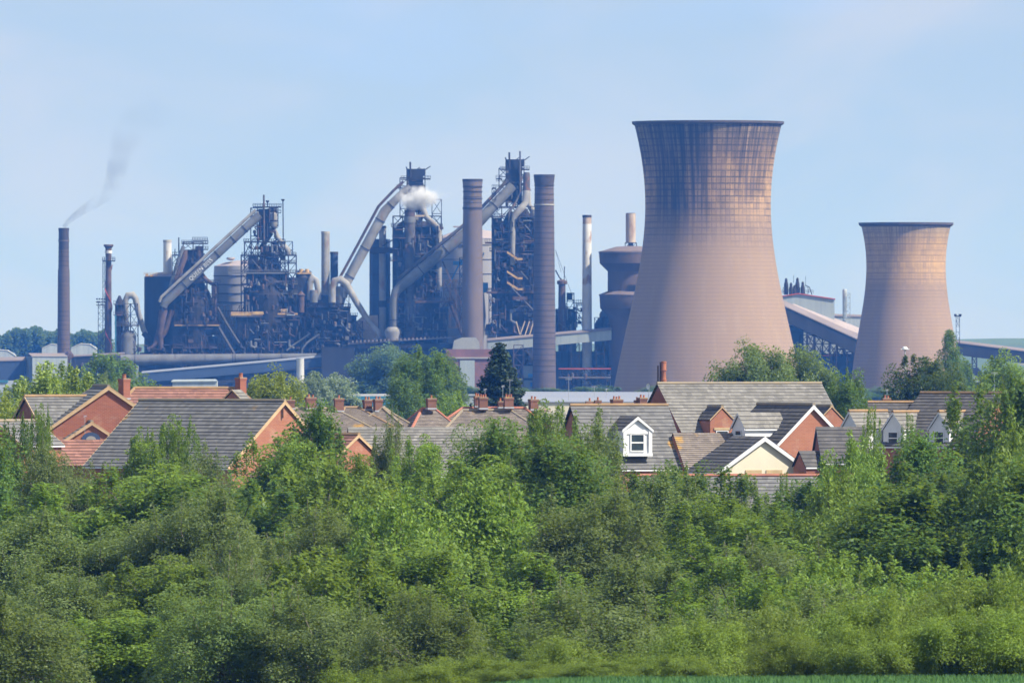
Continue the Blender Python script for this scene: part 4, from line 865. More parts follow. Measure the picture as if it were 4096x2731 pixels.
# far wood (reads as one mass) and distant right trees belong to e.py
# ------------------------------------------------------------------ houses
def roof_mesh(fr, strips, parent, name, m):
    """strips: list of (A, B, C, D) slopes in frame px (ridge left, ridge right, eave right, eave left): stepped tile courses"""
    V = []; Fc = []; UV = []; S = fr.S
    o0 = np.array(root_of(parent)); RH = .30 if m != 'tile_brown' else .17
    for k, (A, B, C, D) in enumerate(strips):
        A, B, C, D = [np.array(fr.w(p)) for p in (A, B, C, D)]
        nrm = np.cross(B-A, D-A) if np.linalg.norm(B-A) > 1e-3 else np.cross(C-D, A-D)
        nrm = nrm/np.linalg.norm(nrm)
        if nrm[2] < 0: nrm = -nrm
        e = (C-D)/np.linalg.norm(C-D)
        slope = np.linalg.norm((D-A)-e*np.dot(D-A, e)); n = max(2, int(round(slope/RH)))
        off = k*7.3
        for i in range(n):
            a, b_ = i/n, (i+1)/n
            p0, p1 = A+(D-A)*a, B+(C-B)*a; q0, q1 = A+(D-A)*b_, B+(C-B)*b_
            lift = nrm*.022
            q0l, q1l = q0+lift, q1+lift
            i0 = len(V); V += [p0, p1, q1l, q0l, q1, q0]
            Fc += [(i0, i0+1, i0+2, i0+3), (i0+3, i0+2, i0+4, i0+5)]
            v0 = -i*RH
            us = [float(np.dot(p-A, e))+off for p in (p0, p1, q1, q0)]
            UV += [(us[0], v0-.001), (us[1], v0-.001), (us[2], v0-RH+.001), (us[3], v0-RH+.001)]
            UV += [(us[3], v0-RH+.01), (us[2], v0-RH+.01), (us[2], v0-RH+.01), (us[3], v0-RH+.01)]
    me = new_mesh(name, np.array(V)-o0, Fc, None, uv=False)
    mm = MS[m]; me.materials.append(mm)
    me.uv_layers.new(name='uv').data.foreach_set('uv', np.array(UV).ravel())
    o = bpy.data.objects.new(name, me); COL.objects.link(o); o.parent = parent
    return o
class Blk:
    """gabled block: ridge starts at B (px, py, depth px) and runs along angle ra (0 = right, 90 = away); front slope faces the viewer"""
    def __init__(s, fr, B, ra, L, w, h):
        s.fr = fr; s.B = B if len(B) > 2 else (*B, 0); s.L, s.w_, s.h = L, w, h
        a = math.radians(ra); s.r = (math.cos(a), math.sin(a)); d = (s.r[1], -s.r[0])
        if d[1] > 0: d = (-d[0], -d[1])
        s.d = d
    def p(s, a, b, c): return (s.B[0]+s.r[0]*a+s.d[0]*b, s.B[1]+c, s.B[2]+s.r[1]*a+s.d[1]*b)
    def box(s, m, a0, a1, b0, b1, c0, c1): return m.hexa([s.p(a0, b0, c0), s.p(a0, b0, c1), s.p(a0, b1, c1), s.p(a0, b1, c0), s.p(a1, b0, c0), s.p(a1, b0, c1), s.p(a1, b1, c1), s.p(a1, b1, c0)])
def gable(t, fr, B, ra, L, w, h, roof, wall, board='tanboard', bw=11, ridge='ridge', over=9, pre='', ends=(True, True), gy=None, eave=True, fasc='upvc', kick=0, wallname='wall', rk=2.6, backw=None):
    k = Blk(fr, B, ra, L, w, h); wb = backw or w; hb = h*wb/w
    gy = (fr.gy if gy is None else gy)-k.B[1]
    o = over; th = .13/fr.S; e0 = -o if ends[0] else 0; e1 = L+o if ends[1] else L
    ow = w+over; oh = h*ow/w; owb = wb+over; ohb = hb*owb/wb
    A, Bb = k.p(e0, 0, -th), k.p(e1, 0, -th)
    if k.r[0] < 0: A, Bb = Bb, A; ea, eb = e1, e0
    else: ea, eb = e0, e1
    roof_mesh(fr, [(A, Bb, k.p(eb, ow, oh-th), k.p(ea, ow, oh-th)), (Bb, A, k.p(ea, -owb, ohb-th), k.p(eb, -owb, ohb-th))], t, pre+'roof', roof)
    b = MB(fr)
    pts = [(0, 0), (w, h), (w, gy), (-wb, gy), (-wb, hb)]
    b.add([k.p(1, x, y+1) for x, y in pts]+[k.p(L-1, x, y+1) for x, y in pts], [(0, 1, 2, 3, 4), (9, 8, 7, 6, 5)]+[(i, i+5, (i+1) % 5+5, (i+1) % 5) for i in range(5)])
    b.build(pre+wallname, wall, t)
    if ridge:
        b = MB(fr); b.tube([k.p(e0, 0, -th-1), k.p(e1, 0, -th-1)], .11/fr.S, 6).build(pre+'ridge_tiles', ridge, t)
    for on, a0, a1 in ((ends[0], e0-.5, e0+2.5), (ends[1], e1-2.5, e1+.5)):
        if not on or not board: continue
        b = MB(fr)
        for sg, W_, H_ in ((1, ow, oh), (-1, owb, ohb)):
            q = [(0, -th+1), (sg*W_, H_-th+1), (sg*W_, H_-th+bw), (0, -th+bw*1.18)]
            b.hexa([k.p(a0, x, y) for x, y in q]+[k.p(a1, x, y) for x, y in q])
            q = [(0, -th-1.6), (sg*W_, H_-th-1.6), (sg*W_, H_-th+1), (0, -th+1)]
            if board == 'tanboard': b.hexa([k.p(a0-.6, x, y) for x, y in q]+[k.p(a1-.6, x, y) for x, y in q])
        b.build(pre+'bargeboard', board, t)
    if eave:
        b = MB(fr); k.box(b, e0+3, e1-3, ow-2, ow+3, oh-th+2, oh-th+8); b.build(pre+'gutter', fasc, t)
    return k
def window(t, k, fr, plane, u0, u1, v0, v1, arch=None, name='window', glass='glass', bars=1, fw=3.2, lintel=None, onb=False):
    """window in the gable end (plane = a coordinate, outward side) or, onb, in the slope-side wall (plane = b coordinate)"""
    s = -1 if not onb else 1
    def bx(b, uu0, uu1, c0, c1, o0, o1):
        if onb: k.box(b, uu0, uu1, plane+o0, plane+o1, c0, c1)
        else: k.box(b, plane-o1, plane-o0, uu0, uu1, c0, c1)
    b = MB(fr)
    bx(b, u0, u1, v0, v0+fw, 1, 4); bx(b, u0, u1, v1-fw, v1, 1, 5); bx(b, u0, u0+fw, v0+fw, v1-fw, 1, 4); bx(b, u1-fw, u1, v0+fw, v1-fw, 1, 4)
    if bars:
        vm = (v0+v1)/2; bx(b, u0+fw, u1-fw, vm-fw*.6, vm+fw*.6, 1, 3.6)
    if bars > 1:
        um = (u0+u1)/2; bx(b, um-.8, um+.8, v0+fw, v1-fw, 1, 3)
    w = b.build(name, 'upvc', t)
    b = MB(fr); bx(b, u0+fw*.7, u1-fw*.7, v0+fw*.7, v1-fw*.7, .5, 1.5); b.build('pane', glass, w)
    if lintel:
        b = MB(fr); bx(b, u0-8, u1+8, v0-lintel, v0-2, .5, 4); b.build('lintel', 'stone', t)
    return w
def hip(t, fr, B, ra, L, w, h, roof, wall, e0=None, e1=None, ridge='ridge', pre='', hipm=None, soff=8):
    k = Blk(fr, B, ra, L, w, h); e0 = w if e0 is None else e0; e1 = w if e1 is None else e1
    gy = fr.gy-k.B[1]; P = k.p
    rl, rr = (0, L) if k.r[0] > 0 else (L, 0); el, er = (-e0, L+e1) if k.r[0] > 0 else (L+e1, -e0)
    A, Bb, C, D, C2, D2 = P(rl, 0, 0), P(rr, 0, 0), P(er, w, h), P(el, w, h), P(er, -w, h), P(el, -w, h)
    roof_mesh(fr, [(A, Bb, C, D), (Bb, A, D2, C2), (A, A, D, D2), (Bb, Bb, C2, C)], t, pre+'roof', roof)
    b = MB(fr); k.box(b, -e0+soff, L+e1-soff, -w+soff, w-soff, h+1, gy); b.build(pre+'wall', wall, t)
    b = MB(fr); b.tube([A, Bb], .12/fr.S, 6).build(pre+'ridge_tiles', ridge, t)
    b = MB(fr)
    for p_, q_ in ((A, D), (Bb, C), (A, D2), (Bb, C2)): b.tube([p_, q_], .10/fr.S, 6)
    b.build(pre+'hip_tiles', hipm or ridge, t)
    return k
def chimney(t, fr, cx, yt, yb, dep, wa, wb, ang, pots, m='brick_old', potm='pot', lead=True, cap=True, poth=12, potr=4):
    b = MB(fr); a = math.radians(ang)
    def rb(m_, ha, hb, y0, y1):
        c = [(cx+x*math.cos(a)-y*math.sin(a), dep+x*math.sin(a)+y*math.cos(a)) for x, y in ((-ha, -hb), (ha, -hb), (ha, hb), (-ha, hb))]
        m_.hexa([(x, y0, d) for x, d in c]+[(x, y1, d) for x, d in c])
    rb(b, wa, wb, yt+5, yb); rb(b, wa+2.2, wb+2.2, yt+3, yt+9); rb(b, wa+1.2, wb+1.2, yt+9, yt+12)
    o = b.build('chimney', m, t)
    if cap:
        b = MB(fr); rb(b, wa+1.4, wb+1.4, yt, yt+3); b.build('cap', 'mortarcap', o)
    for i in range(pots):
        q = (i-(pots-1)/2)*(2*wa/max(pots, 1))*.85
        x, d = cx+q*math.cos(a), dep+q*math.sin(a)
        hh = poth*(1 if i % 2 == 0 else .85)
        MB(fr).lathe(x, [(yt-hh, potr*1.1), (yt-hh+2, potr*1.1), (yt-hh+2.5, potr*.9), (yt-3, potr), (yt+1, potr*1.2)], d, 12).lathe(x, [(yt-hh-.2, potr*.7), (yt-hh+3, potr*.7)], d, 12).build('chimney_pot', potm, o)
    if lead:
        b = MB(fr); rb(b, wa+1.5, wb+1.5, yb-9, yb-3); b.build('flashing', 'lead', o)
    return o
def aerial(fr, x, yb, yt, dep, label, kind=0):
    t = thing('tv_aerial', label, 'aerial', fr.w((x, yb, dep)), 'rooftop aerials')
    MB(fr).tube([(x, yb, dep), (x, yt, dep)], .8, 5).build('pole', 'lead', t)
    b = MB(fr)
    if kind == 0:
        b.tube([(x-12, yt+4, dep), (x+12, yt+4, dep)], .6, 4)
        for k in range(-12, 13, 4): b.tube([(x+k, yt-1, dep), (x+k, yt+9, dep)], .5, 4)
    else:
        b.tube([(x-5, yt+6, dep-6), (x+7, yt+2, dep+6)], .6, 4)
        for k in range(4): b.tube([(x-5+k*4, yt, dep-6+k*4), (x-5+k*4, yt+10, dep-6+k*4)], .5, 4)
    b.build('antenna_rods', 'lead', t)
def house(label, fr, x, d=0, cat='house', group=None, name='house'): return thing(name, label, cat, at(fr, x, d), group)
G = 'houses behind the trees'
# H1 big grey-roofed house, left
f1 = F(620)
t = house('house with broad grey tiled roof and sunlit orange brick gable, left of centre', f1, 900, group=G)
k = gable(t, f1, (1135, 1612, 0), 136, 820, 312, 258, 'tile_grey', 'brick_o', 'tanboard', 13)
k.box(MB(f1), -30, -4, 300, 322, 262, 330).build('porch', 'brick_o', t)
b = MB(f1); b.box(1129, 1612, 1134, 1672, -14, -9).build('vent_pipe', 'black', t)
MB(f1).tube([(966, 1800, -240), (966, 1880, -240)], 1.6, 6).build('downpipe', 'lead', t)
# H2 brick gable house behind it
f2 = F(655)
t = house('house with large red brick gable and tan bargeboards beside the square brick chimney', f2, 420, group=G)
k = gable(t, f2, (440, 1553, -170), 98, 560, 330, 228, 'tile_grey', 'brick_r', 'tanboard', 13, backw=330)
gable(t, f2, (103, 1594, 40), 25, 300, 180, 128, 'tile_grey', 'brick_r', 'tanboard', 8, 'ridge_o', pre='wing_', eave=False)
k2 = gable(t, f2, (378, 1694, -290), 98, 200, 160, 104, 'tile_pale', 'brick_o', 'tanboard', 11, pre='porch_', eave=False)
b = MB(f2); pts = [(math.cos(math.pi*i/10), math.sin(math.pi*i/10)) for i in range(11)]
b.add([k2.p(-6, 4+38*c, 62-30*s_) for c, s_ in pts]+[k2.p(-2, 4+38*c, 62-30*s_) for c, s_ in pts], [tuple(range(11)), tuple(range(21, 10, -1))]+[(i, i+1, i+12, i+11) for i in range(10)])
w_ = b.build('arched_window', 'bluepaint', t)
b = MB(f2); b.add([k2.p(-9, 4+20*c, 62-15*s_) for c, s_ in pts]+[k2.p(-6.2, 4+20*c, 62-15*s_) for c, s_ in pts], [tuple(range(11)), tuple(range(21, 10, -1))]+[(i, i+1, i+12, i+11) for i in range(10)])
b.build('fanlight_pane', 'concrete', w_)
roof_mesh(f2, [(k2.p(-4, -130, 60), k2.p(-4, 150, 60), k2.p(-150, 190, 165), k2.p(-150, -130, 165))], t, 'lean_to_roof', 'tile_red')
chimney(t, f2, 499, 1513, 1600, -60, 17, 17, 40, 1, 'brick_r', poth=17, potr=8)
aerial(f2, 352, 1730, 1658, -330, 'thin aerial pole against the large red brick gable', 1)
# H2b red roof
f2b = F(690)
t = house('house with orange-red tiled hipped roof, small brick gablet and chimney at its right end', f2b, 760, group=G)
hip(t, f2b, (538, 1552, 0), 4, 412, 150, 105, 'tile_red', 'brick_r', 100, 118, 'ridge_o', hipm='ridge_o')
gable(t, f2b, (931, 1566, -118), 68, 90, 52, 50, 'tile_pale', 'brick_o', 'tanboard', 4, None, 4, 'gablet_', (True, False), gy=1640, eave=False)
chimney(t, f2b, 963, 1509, 1582, 10, 16, 16, 40, 1, 'brick_r', poth=17, potr=8)
# far-left small gable
f0 = F(600)
t = house('only the corner of a tan-edged brick gable at the left edge', f0, -60, group=G)
gable(t, f0, (-15, 1694, 0), 60, 300, 120, 90, 'tile_grey', 'brick_o', 'tanboard', 9)
# H3 small gable centre-left
f3 = F(575)
t = house('low house with orange brick gable corner showing right of the broad grey roof', f3, 1400, group=G)
gable(t, f3, (1430, 1748, 0), 136, 360, 240, 165, 'tile_red', 'brick_o', 'tanboard', 10, 'ridge_o')
# semi-detached older houses
f4 = F(760)
def old(label, x, fn, *chs):
    t = house(label, f4, x, group='older hipped-roof houses'); fn(t)
    for c in chs: chimney(t, f4, *c)
    return t
old('older brown hipped-roof house directly right of the broad grey roof', 1260, lambda t: hip(t, f4, (1180, 1634, 0), 12, 160, 190, 112, 'tile_brown', 'brick_old'),
    (1243, 1588, 1640, 0, 20, 13, 15, 2), (1355, 1592, 1650, 20, 18, 12, 15, 1), (1162, 1598, 1640, -20, 15, 11, 15, 1))
old('older hipped-roof house with orange lichen patch below the teal shed', 1400, lambda t: hip(t, f4, (1378, 1630, 90), 8, 55, 185, 92, 'tile_brown', 'brick_old', 90, 150, 'ridge_o'))
old('older hipped-roof house with two chimneys left of the big poplar clump', 1530, lambda t: (hip(t, f4, (1475, 1634, 110), 10, 60, 150, 82, 'tile_brown', 'brick_old', 80, 120), hip(t, f4, (1528, 1630, 60), 80, 40, 96, 72, 'tile_brown', 'brick_old', 60, 60, pre='front_')),
    (1468, 1598, 1645, 90, 16, 11, 25, 2), (1511, 1596, 1650, 60, 16, 11, 25, 2))
old('older hipped-roof house with red hip tiles and single chimney', 1700, lambda t: hip(t, f4, (1688, 1634, 40), 14, 52, 150, 100, 'tile_brown', 'brick_old', 90, 90, 'ridge_red'),
    (1725, 1592, 1640, 10, 18, 12, 20, 1))
old('widest older hipped-roof house with a red left hip and paired chimneys', 1980, lambda t: (hip(t, f4, (1850, 1632, 70), 3, 250, 170, 130, 'tile_brown', 'brick_old', 200, 150, 'ridge_red'), hip(t, f4, (1850, 1640, 0), 3, 190, 200, 130, 'tile_brown', 'brick_old', 130, 190, pre='front_')),
    (1932, 1588, 1640, -10, 17, 12, 15, 3), (1908, 1584, 1632, 40, 10, 10, 15, 2), (2034, 1588, 1636, -10, 18, 12, 15, 3), (2001, 1604, 1636, 50, 9, 9, 15, 1))
old('older hipped-roof house with a wide chimney left of the dormer roof', 2150, lambda t: hip(t, f4, (2130, 1640, 110), 12, 60, 150, 90, 'tile_brown', 'brick_old', 70, 110),
    (2134, 1596, 1645, 80, 17, 12, 25, 2))
old('older house row with three chimneys peeping over the dormer roof', 2480, lambda t: hip(t, f4, (2380, 1618, 120), 2, 240, 150, 90, 'tile_brown', 'brick_old', 80, 60, 'ridge_o'),
    (2359, 1604, 1650, 60, 14, 10, 10, 1), (2392, 1600, 1650, 60, 12, 10, 10, 1), (2467, 1596, 1640, 60, 21, 14, 25, 3), (2570, 1590, 1640, 60, 16, 12, 25, 2), (2549, 1600, 1640, 80, 9, 9, 20, 1))
# grey roofs in the middle in front of the old houses
f5 = F(690)
t = house('wide low grey-brown tiled roof filling the middle behind the tree tops', f5, 1750, group=G)
gable(t, f5, (1400, 1716, 0), 6, 640, 260, 185, 'tile_pale', 'brick_o', None, 8, None)
t = house('small grey gabled roof half buried in leaves left of the dormer roof', f5, 2200, group=G)
gable(t, f5, (2190, 1655, -60), 40, 150, 100, 120, 'tile_pale', 'brick_r', 'black', 4, None, eave=False)
# H5 dormer house
f6 = F(640)
t = house('grey-roofed house with the single white dormer window', f6, 2500, group=G)
k = gable(t, f6, (2287, 1630, 0), 16, 394, 292, 246, 'tile_grey', 'brick_o', 'clad', 9, 'ridge_o', over=8)
kd = gable(t, f6, (2547, 1672, -222), 106, 236, 56, 46, 'tile_dark', 'upvc', 'upvc', 12, None, 9, 'dormer_', (True, False), gy=1822, eave=False)  # shade of the dormer's left-facing slope put into a darker tile
w_ = window(t, kd, f6, 1, -30, 30, 60, 132, bars=1, name='dormer_window', fw=5)
b = MB(f6); kd.box(b, -3, 1, -58, 58, 44, 50); kd.box(b, -6, 3, -60, -46, 40, 148); kd.box(b, -6, 3, 46, 60, 40, 148); kd.box(b, -8, 3, -62, 62, 138, 150); kd.box(b, -3, 2, -46, 46, 50, 62); b.build('dormer_trim', 'upvc', t)
gable(t, f6, (2690, 1740, -60), 16, 290, 152, 128, 'tile_brown', 'brick_o', None, 8, None, pre='lower_', ends=(False, True))
for a0 in (235, 420): window(t, k, f6, 292, a0, a0+48, 268, 320, onb=True, lintel=0)
# H6 large long roof behind with attached gables
f7 = F(700)
t = house('tallest long grey roof, right of centre, with brick dormer gables', f7, 2960, group=G)
k = gable(t, f7, (2633, 1542, 0), 23, 712, 300, 240, 'tile_pale', 'brick_r', None, 8, 'ridge', over=6)
for (x, y, dd, g_) in ((2884, 1634, -252, 1740), (3325, 1632, -66, 1720)):
    kk = gable(t, f7, (x, y, dd), 108, 170, 50, 50, 'tile_dark', 'brick_o', 'tanboard', 4, 'ridge', 2, 'dormer_', (True, False), gy=g_+60, eave=False)
    window(t, kk, f7, 1, -26, 26, 86, 130, bars=0, name='dormer_window', lintel=12)
t = house('house with white-edged orange brick gable and charcoal roof, right of centre', f6, 3200, group=G)
k = gable(t, f6, (3248, 1627, -60), 118, 436, 160, 150, 'tile_dark', 'brick_o', 'upvc', 15, 'ridge', over=12)
kd = gable(t, f6, (2953, 1658, -40), 28, 190, 54, 58, 'tile_pale', 'upvc', 'upvc', 8, None, 6, 'dormer_', (True, False), gy=1745)
window(t, kd, f6, 1, -26, 26, 62, 84, bars=0, name='dormer_window')
t = house('house with cream rendered gable and broad white bargeboards', f6, 3050, group=G)
f8 = F(612)
k = gable(t, f8, (3055, 1754, 0), 112, 300, 196, 134, 'tile_dark', 'render', 'upvc', 17, None, over=14)
for u in (-68, 22): window(t, k, f8, 1, u-4, u+50, 142, 190, bars=1, lintel=17)
t = house('low charcoal-roofed house wing right of the cream gable', f8, 3300, group=G)
k = gable(t, f8, (3270, 1716, 20), 6, 190, 170, 138, 'tile_dark', 'brick_r', 'lead', 4, None, over=6)
gable(t, f8, (3196, 1811, -90), 20, 90, 70, 60, 'tile_dark', 'brick_r', 'clad', 3, None, 4, 'porch_', (True, True))
# low ridge in front
f9 = F(590)
t = house('low house showing only a red ridge and grey tiles below the cream gable', f9, 3050, group=G)
gable(t, f9, (2560, 1912, 0), 3, 740, 240, 200, 'tile_grey', 'brick_r', None, 8, 'ridge_red')
# right-hand group
f10 = F(665)
t = house('rightmost charcoal-roofed house with an orange ridge and white dormers', f10, 3800, group=G)
kr = gable(t, f10, (3688, 1580, 0), -42, 440, 260, 206, 'tile_dark', 'brick_o', None, 8, 'ridge_o', over=6)
for n_, (x, y, dd) in enumerate(((3565, 1655, -222), (3742, 1653, -380))):
    kd = gable(t, f10, (x, y, dd), 48, 175, 52, 62, 'tile_pale', 'upvc', 'upvc', 8, 'ridge_o', 5, 'dormer_', (True, False), gy=1790)
    window(t, kd, f10, 1, -26, 26, 70, 120, bars=1, name='dormer_window')
t = house('charcoal-roofed house with a white dormer left of the rightmost house', f10, 3500, group=G)
gable(t, f10, (3478, 1618, 40), 0, 190, 240, 190, 'tile_dark', 'brick_o', None, 8, 'ridge_o', over=6)
kd = gable(t, f10, (3392, 1652, -190), 36, 190, 56, 66, 'tile_pale', 'upvc', 'upvc', 9, 'ridge_o', 5, 'dormer_', (True, False), gy=1830)
window(t, kd, f10, 1, -30, 30, 72, 150, bars=1, name='dormer_window')
chimney(t, f10, 3548, 1592, 1622, 60, 15, 11, 10, 2, 'brick_old')
# free-standing rusty flue behind the long roof
f11 = F(900)
t = thing('terracotta_flue', 'tall salmon-coloured jointed flue rising behind the left end of the longest roof', 'flue', at(f11, 2652))
MB(f11).lathe(2655, [(1445, 10), (1450, 11), (1475, 10), (1480, 11.5), (1486, 9), (1515, 9.5), (1520, 11), (1540, 12), (1600, 12), (f11.gy, 12)], 0, 18).build('flue_pipe', 'pot', t, smooth=True)
MB(f11).lathe(2644, [(1447, 5), (1600, 6)], 14, 12).lathe(2632, [(1462, 3), (1600, 3.5)], 12, 10).build('thin_pipe', 'rust', t)
for y in (1449, 1480, 1519): MB(f11).lathe(2655, [(y-2, 12.5), (y+2, 12.5)], 0, 18).build('joint_ring', 'pot', t)
t = thing('satellite_dish', 'white satellite dish on a pole left of the salmon-coloured flue', 'satellite dish', f11.w((2594, 1570)))
b = MB(f11); b.add([(2592+12*math.cos(q)*.6, 1545+12*math.sin(q), -4*math.cos(q)) for q in [i*math.pi/8 for i in range(16)]]+[(2597, 1546, 5)], [(i, (i+1) % 16, 16) for i in range(16)]); b.build('dish', 'upvc', t)
MB(f11).tube([(2597, 1546, 5), (2594, 1600, 5)], 1.3, 6).build('pole', 'lead', t)
# aerials and lamps
fa = F(760)
aerial(fa, 2275, 1600, 1512, 20, 'tall thin aerial in front of the pipe rack')
aerial(fa, 2378, 1592, 1542, 60, 'broad comb aerial above the older house row')
aerial(fa, 2011, 1590, 1540, 10, 'aerial left of the dark spruce tip', 1)
aerial(fa, 2039, 1580, 1516, 10, 'aerial with stacked rods in front of the dark spruce')
aerial(fa, 1940, 1586, 1553, 10, 'short aerial on the three-pot chimney', 1)
aerial(fa, 2426, 1590, 1552, 30, 'small aerial right of the comb aerial', 1)
aerial(F(800), 3548, 1610, 1555, 0, 'thin aerial in front of the small cooling tower base', 1)
aerial(F(640), 3979, 1585, 1488, 30, 'tall thin aerial in front of the round bright tree')
fl = F(1300)
t = thing('street_lamp', 'tall white-headed street lamp in front of the small cooling tower', 'street lamp', at(fl, 3620))
MB(fl).tube([(3620, 1398, 0), (3622, fl.gy, 0)], [2.6, 5], 8).build('post', 'lead', t)
MB(fl).lathe(3620, [(1386, 4), (1390, 10), (1397, 12), (1400, 4)], 0, 14).box(3603, 1394, 3637, 1398, -4, 4).build('lamp_head', 'upvc', t)
# mid-distance sheds
fs = F(2000)
def shed(label, poly_roof, x0, x1, y0, wall, roof, dep=120, D=2000, face=None):
    fr = F(D); t = thing('long_shed', label, 'shed', at(fr, (x0+x1)/2)); MB(fr).box(x0, y0, x1, fr.gy, 0, dep).build('wall', wall, t)
    b = MB(fr); (xa, ya), (xb, yb_), (xc_, yc), (xd, yd) = poly_roof
    b.hexa([(xa, ya, dep), (xa, ya+3, dep), (xb, yb_+3, dep), (xb, yb_, dep), (xd, yd-2, -6), (xd, yd+2, -6), (xc_, yc+2, -6), (xc_, yc-2, -6)]); b.build('roof', roof, t)
    return t
shed('long low shed with teal wall and white roof behind the middle chimneys', ((1240, 1578), (1600, 1574), (1610, 1590), (1290, 1612)), 1290, 1605, 1584, 'teal', 'sheetdim')
shed('long pale blue corrugated roof across the middle behind the rooftops', ((2060, 1566), (2720, 1568), (2740, 1608), (2050, 1608)), 2060, 2730, 1606, 'render', 'sheetblue', D=1500)
shed('light grey low shed left of centre under the conveyors', ((690, 1518), (860, 1516), (870, 1524), (685, 1526)), 690, 868, 1524, 'sheet', 'sheetg', D=2200)
t = thing('low_store', 'small blue-grey flat roof right of the poplar clump', 'shed', at(F(1700), 1830)); MB(F(1700)).box(1770, 1582, 1905, 1640, 0, 60).build('wall', 'sheetg', t); MB(F(1700)).box(1766, 1576, 1909, 1582, -4, 64).build('roof', 'sheet', t)
# ------------------------------------------------------------------ vegetation
def leafmat(name, a, b, tr=.38, vary=.34, hue=.014, sc=.9, trans_sp=True):
    return mat(name, a, b, sc, det=3, spots=[(7.0, tuple(min(1, v*1.3) for v in a), .58, .10, R3)] if trans_sp else None, rough=.5, trans=tr, vary=vary, hue=hue, lo=.38, hi=.62)
LM = {
 'bright': leafmat('bright_leaf', (.210, .310, .040), (.120, .205, .026)),
 'mid':    leafmat('mid_green_leaf', (.120, .215, .036), (.070, .135, .024)),
 'greyg':  leafmat('grey_green_leaf', (.190, .250, .082), (.110, .160, .050)),
 'willow': leafmat('willow_leaf', (.180, .252, .080), (.110, .168, .048)),
 'yellow': leafmat('yellow_green_leaf', (.30, .34, .055), (.16, .20, .035)),
 'lime':   leafmat('lime_leaf', (.36, .45, .12), (.19, .28, .06), vary=.1),
 'olive':  leafmat('olive_bush_leaf', (.230, .320, .044), (.125, .190, .028), sc=1.4),
 'spruce': leafmat('spruce_needles', (.035, .065, .028), (.018, .038, .018), tr=.05, vary=.1),
 'dkgreen': leafmat('deep_green_leaf', (.045, .088, .024), (.024, .050, .015), vary=.1),
 'silver': leafmat('silver_leaf', (.27, .33, .22), (.16, .22, .13), vary=.15),
 'twig':   mat('grey_twig', (.34, .30, .24), (.20, .17, .13), 3.0),
 'bluegreen': leafmat('blue_green_leaf', (.13, .215, .10), (.08, .145, .065), vary=.1),
 'far':    leafmat('far_wood_leaf', (.10, .16, .04), (.06, .11, .03), vary=.0, sc=.15),
}
def quads_from(c, a, b):
    n = len(c); V = np.empty((n*4, 3)); V[0::4] = c-a; V[1::4] = c+b+a*.15; V[2::4] = c+a; V[3::4] = c-b+a*.15
    return V
def fast_mesh(name, V, nq, m):
    me = bpy.data.meshes.new(name); me.vertices.add(len(V)); me.vertices.foreach_set('co', V.astype(np.float32).ravel())
    me.loops.add(nq*4); me.loops.foreach_set('vertex_index', np.arange(nq*4, dtype=np.int32)) if len(V) == nq*4 else None
    me.polygons.add(nq); me.polygons.foreach_set('loop_start', np.arange(0, nq*4, 4, dtype=np.int32))
    try: me.polygons.foreach_set('loop_total', np.full(nq, 4, dtype=np.int32))
    except Exception: pass
    me.materials.append(m); me.update(calc_edges=True)
    return me
def norm(v): return v/(np.linalg.norm(v, axis=1, keepdims=True)+1e-9)
def limb_mesh(name, segs, m):
    V = []; Fc = []
    for (p, q, r0, r1) in segs:
        p, q = np.array(p, float), np.array(q, float); a = q-p; L = np.linalg.norm(a)
        if L < 1e-4: continue
        a /= L; ref = np.array((0, 0, 1.)) if abs(a[2]) < .9 else np.array((1., 0, 0)); u = np.cross(a, ref); u /= np.linalg.norm(u); v = np.cross(a, u)
        k = len(V); n = 5 if r0 > .05 else 3
        for c, r in ((p, r0), (q, r1)):
            for i in range(n): t = 2*math.pi*i/n; V.append(c+(u*math.cos(t)+v*math.sin(t))*r)
        for i in range(n): j = (i+1) % n; Fc.append((k+i, k+j, k+n+j, k+n+i))
    me = bpy.data.meshes.new(name); me.from_pydata([tuple(x) for x in V], [], Fc); me.materials.append(m); me.update()
    return me
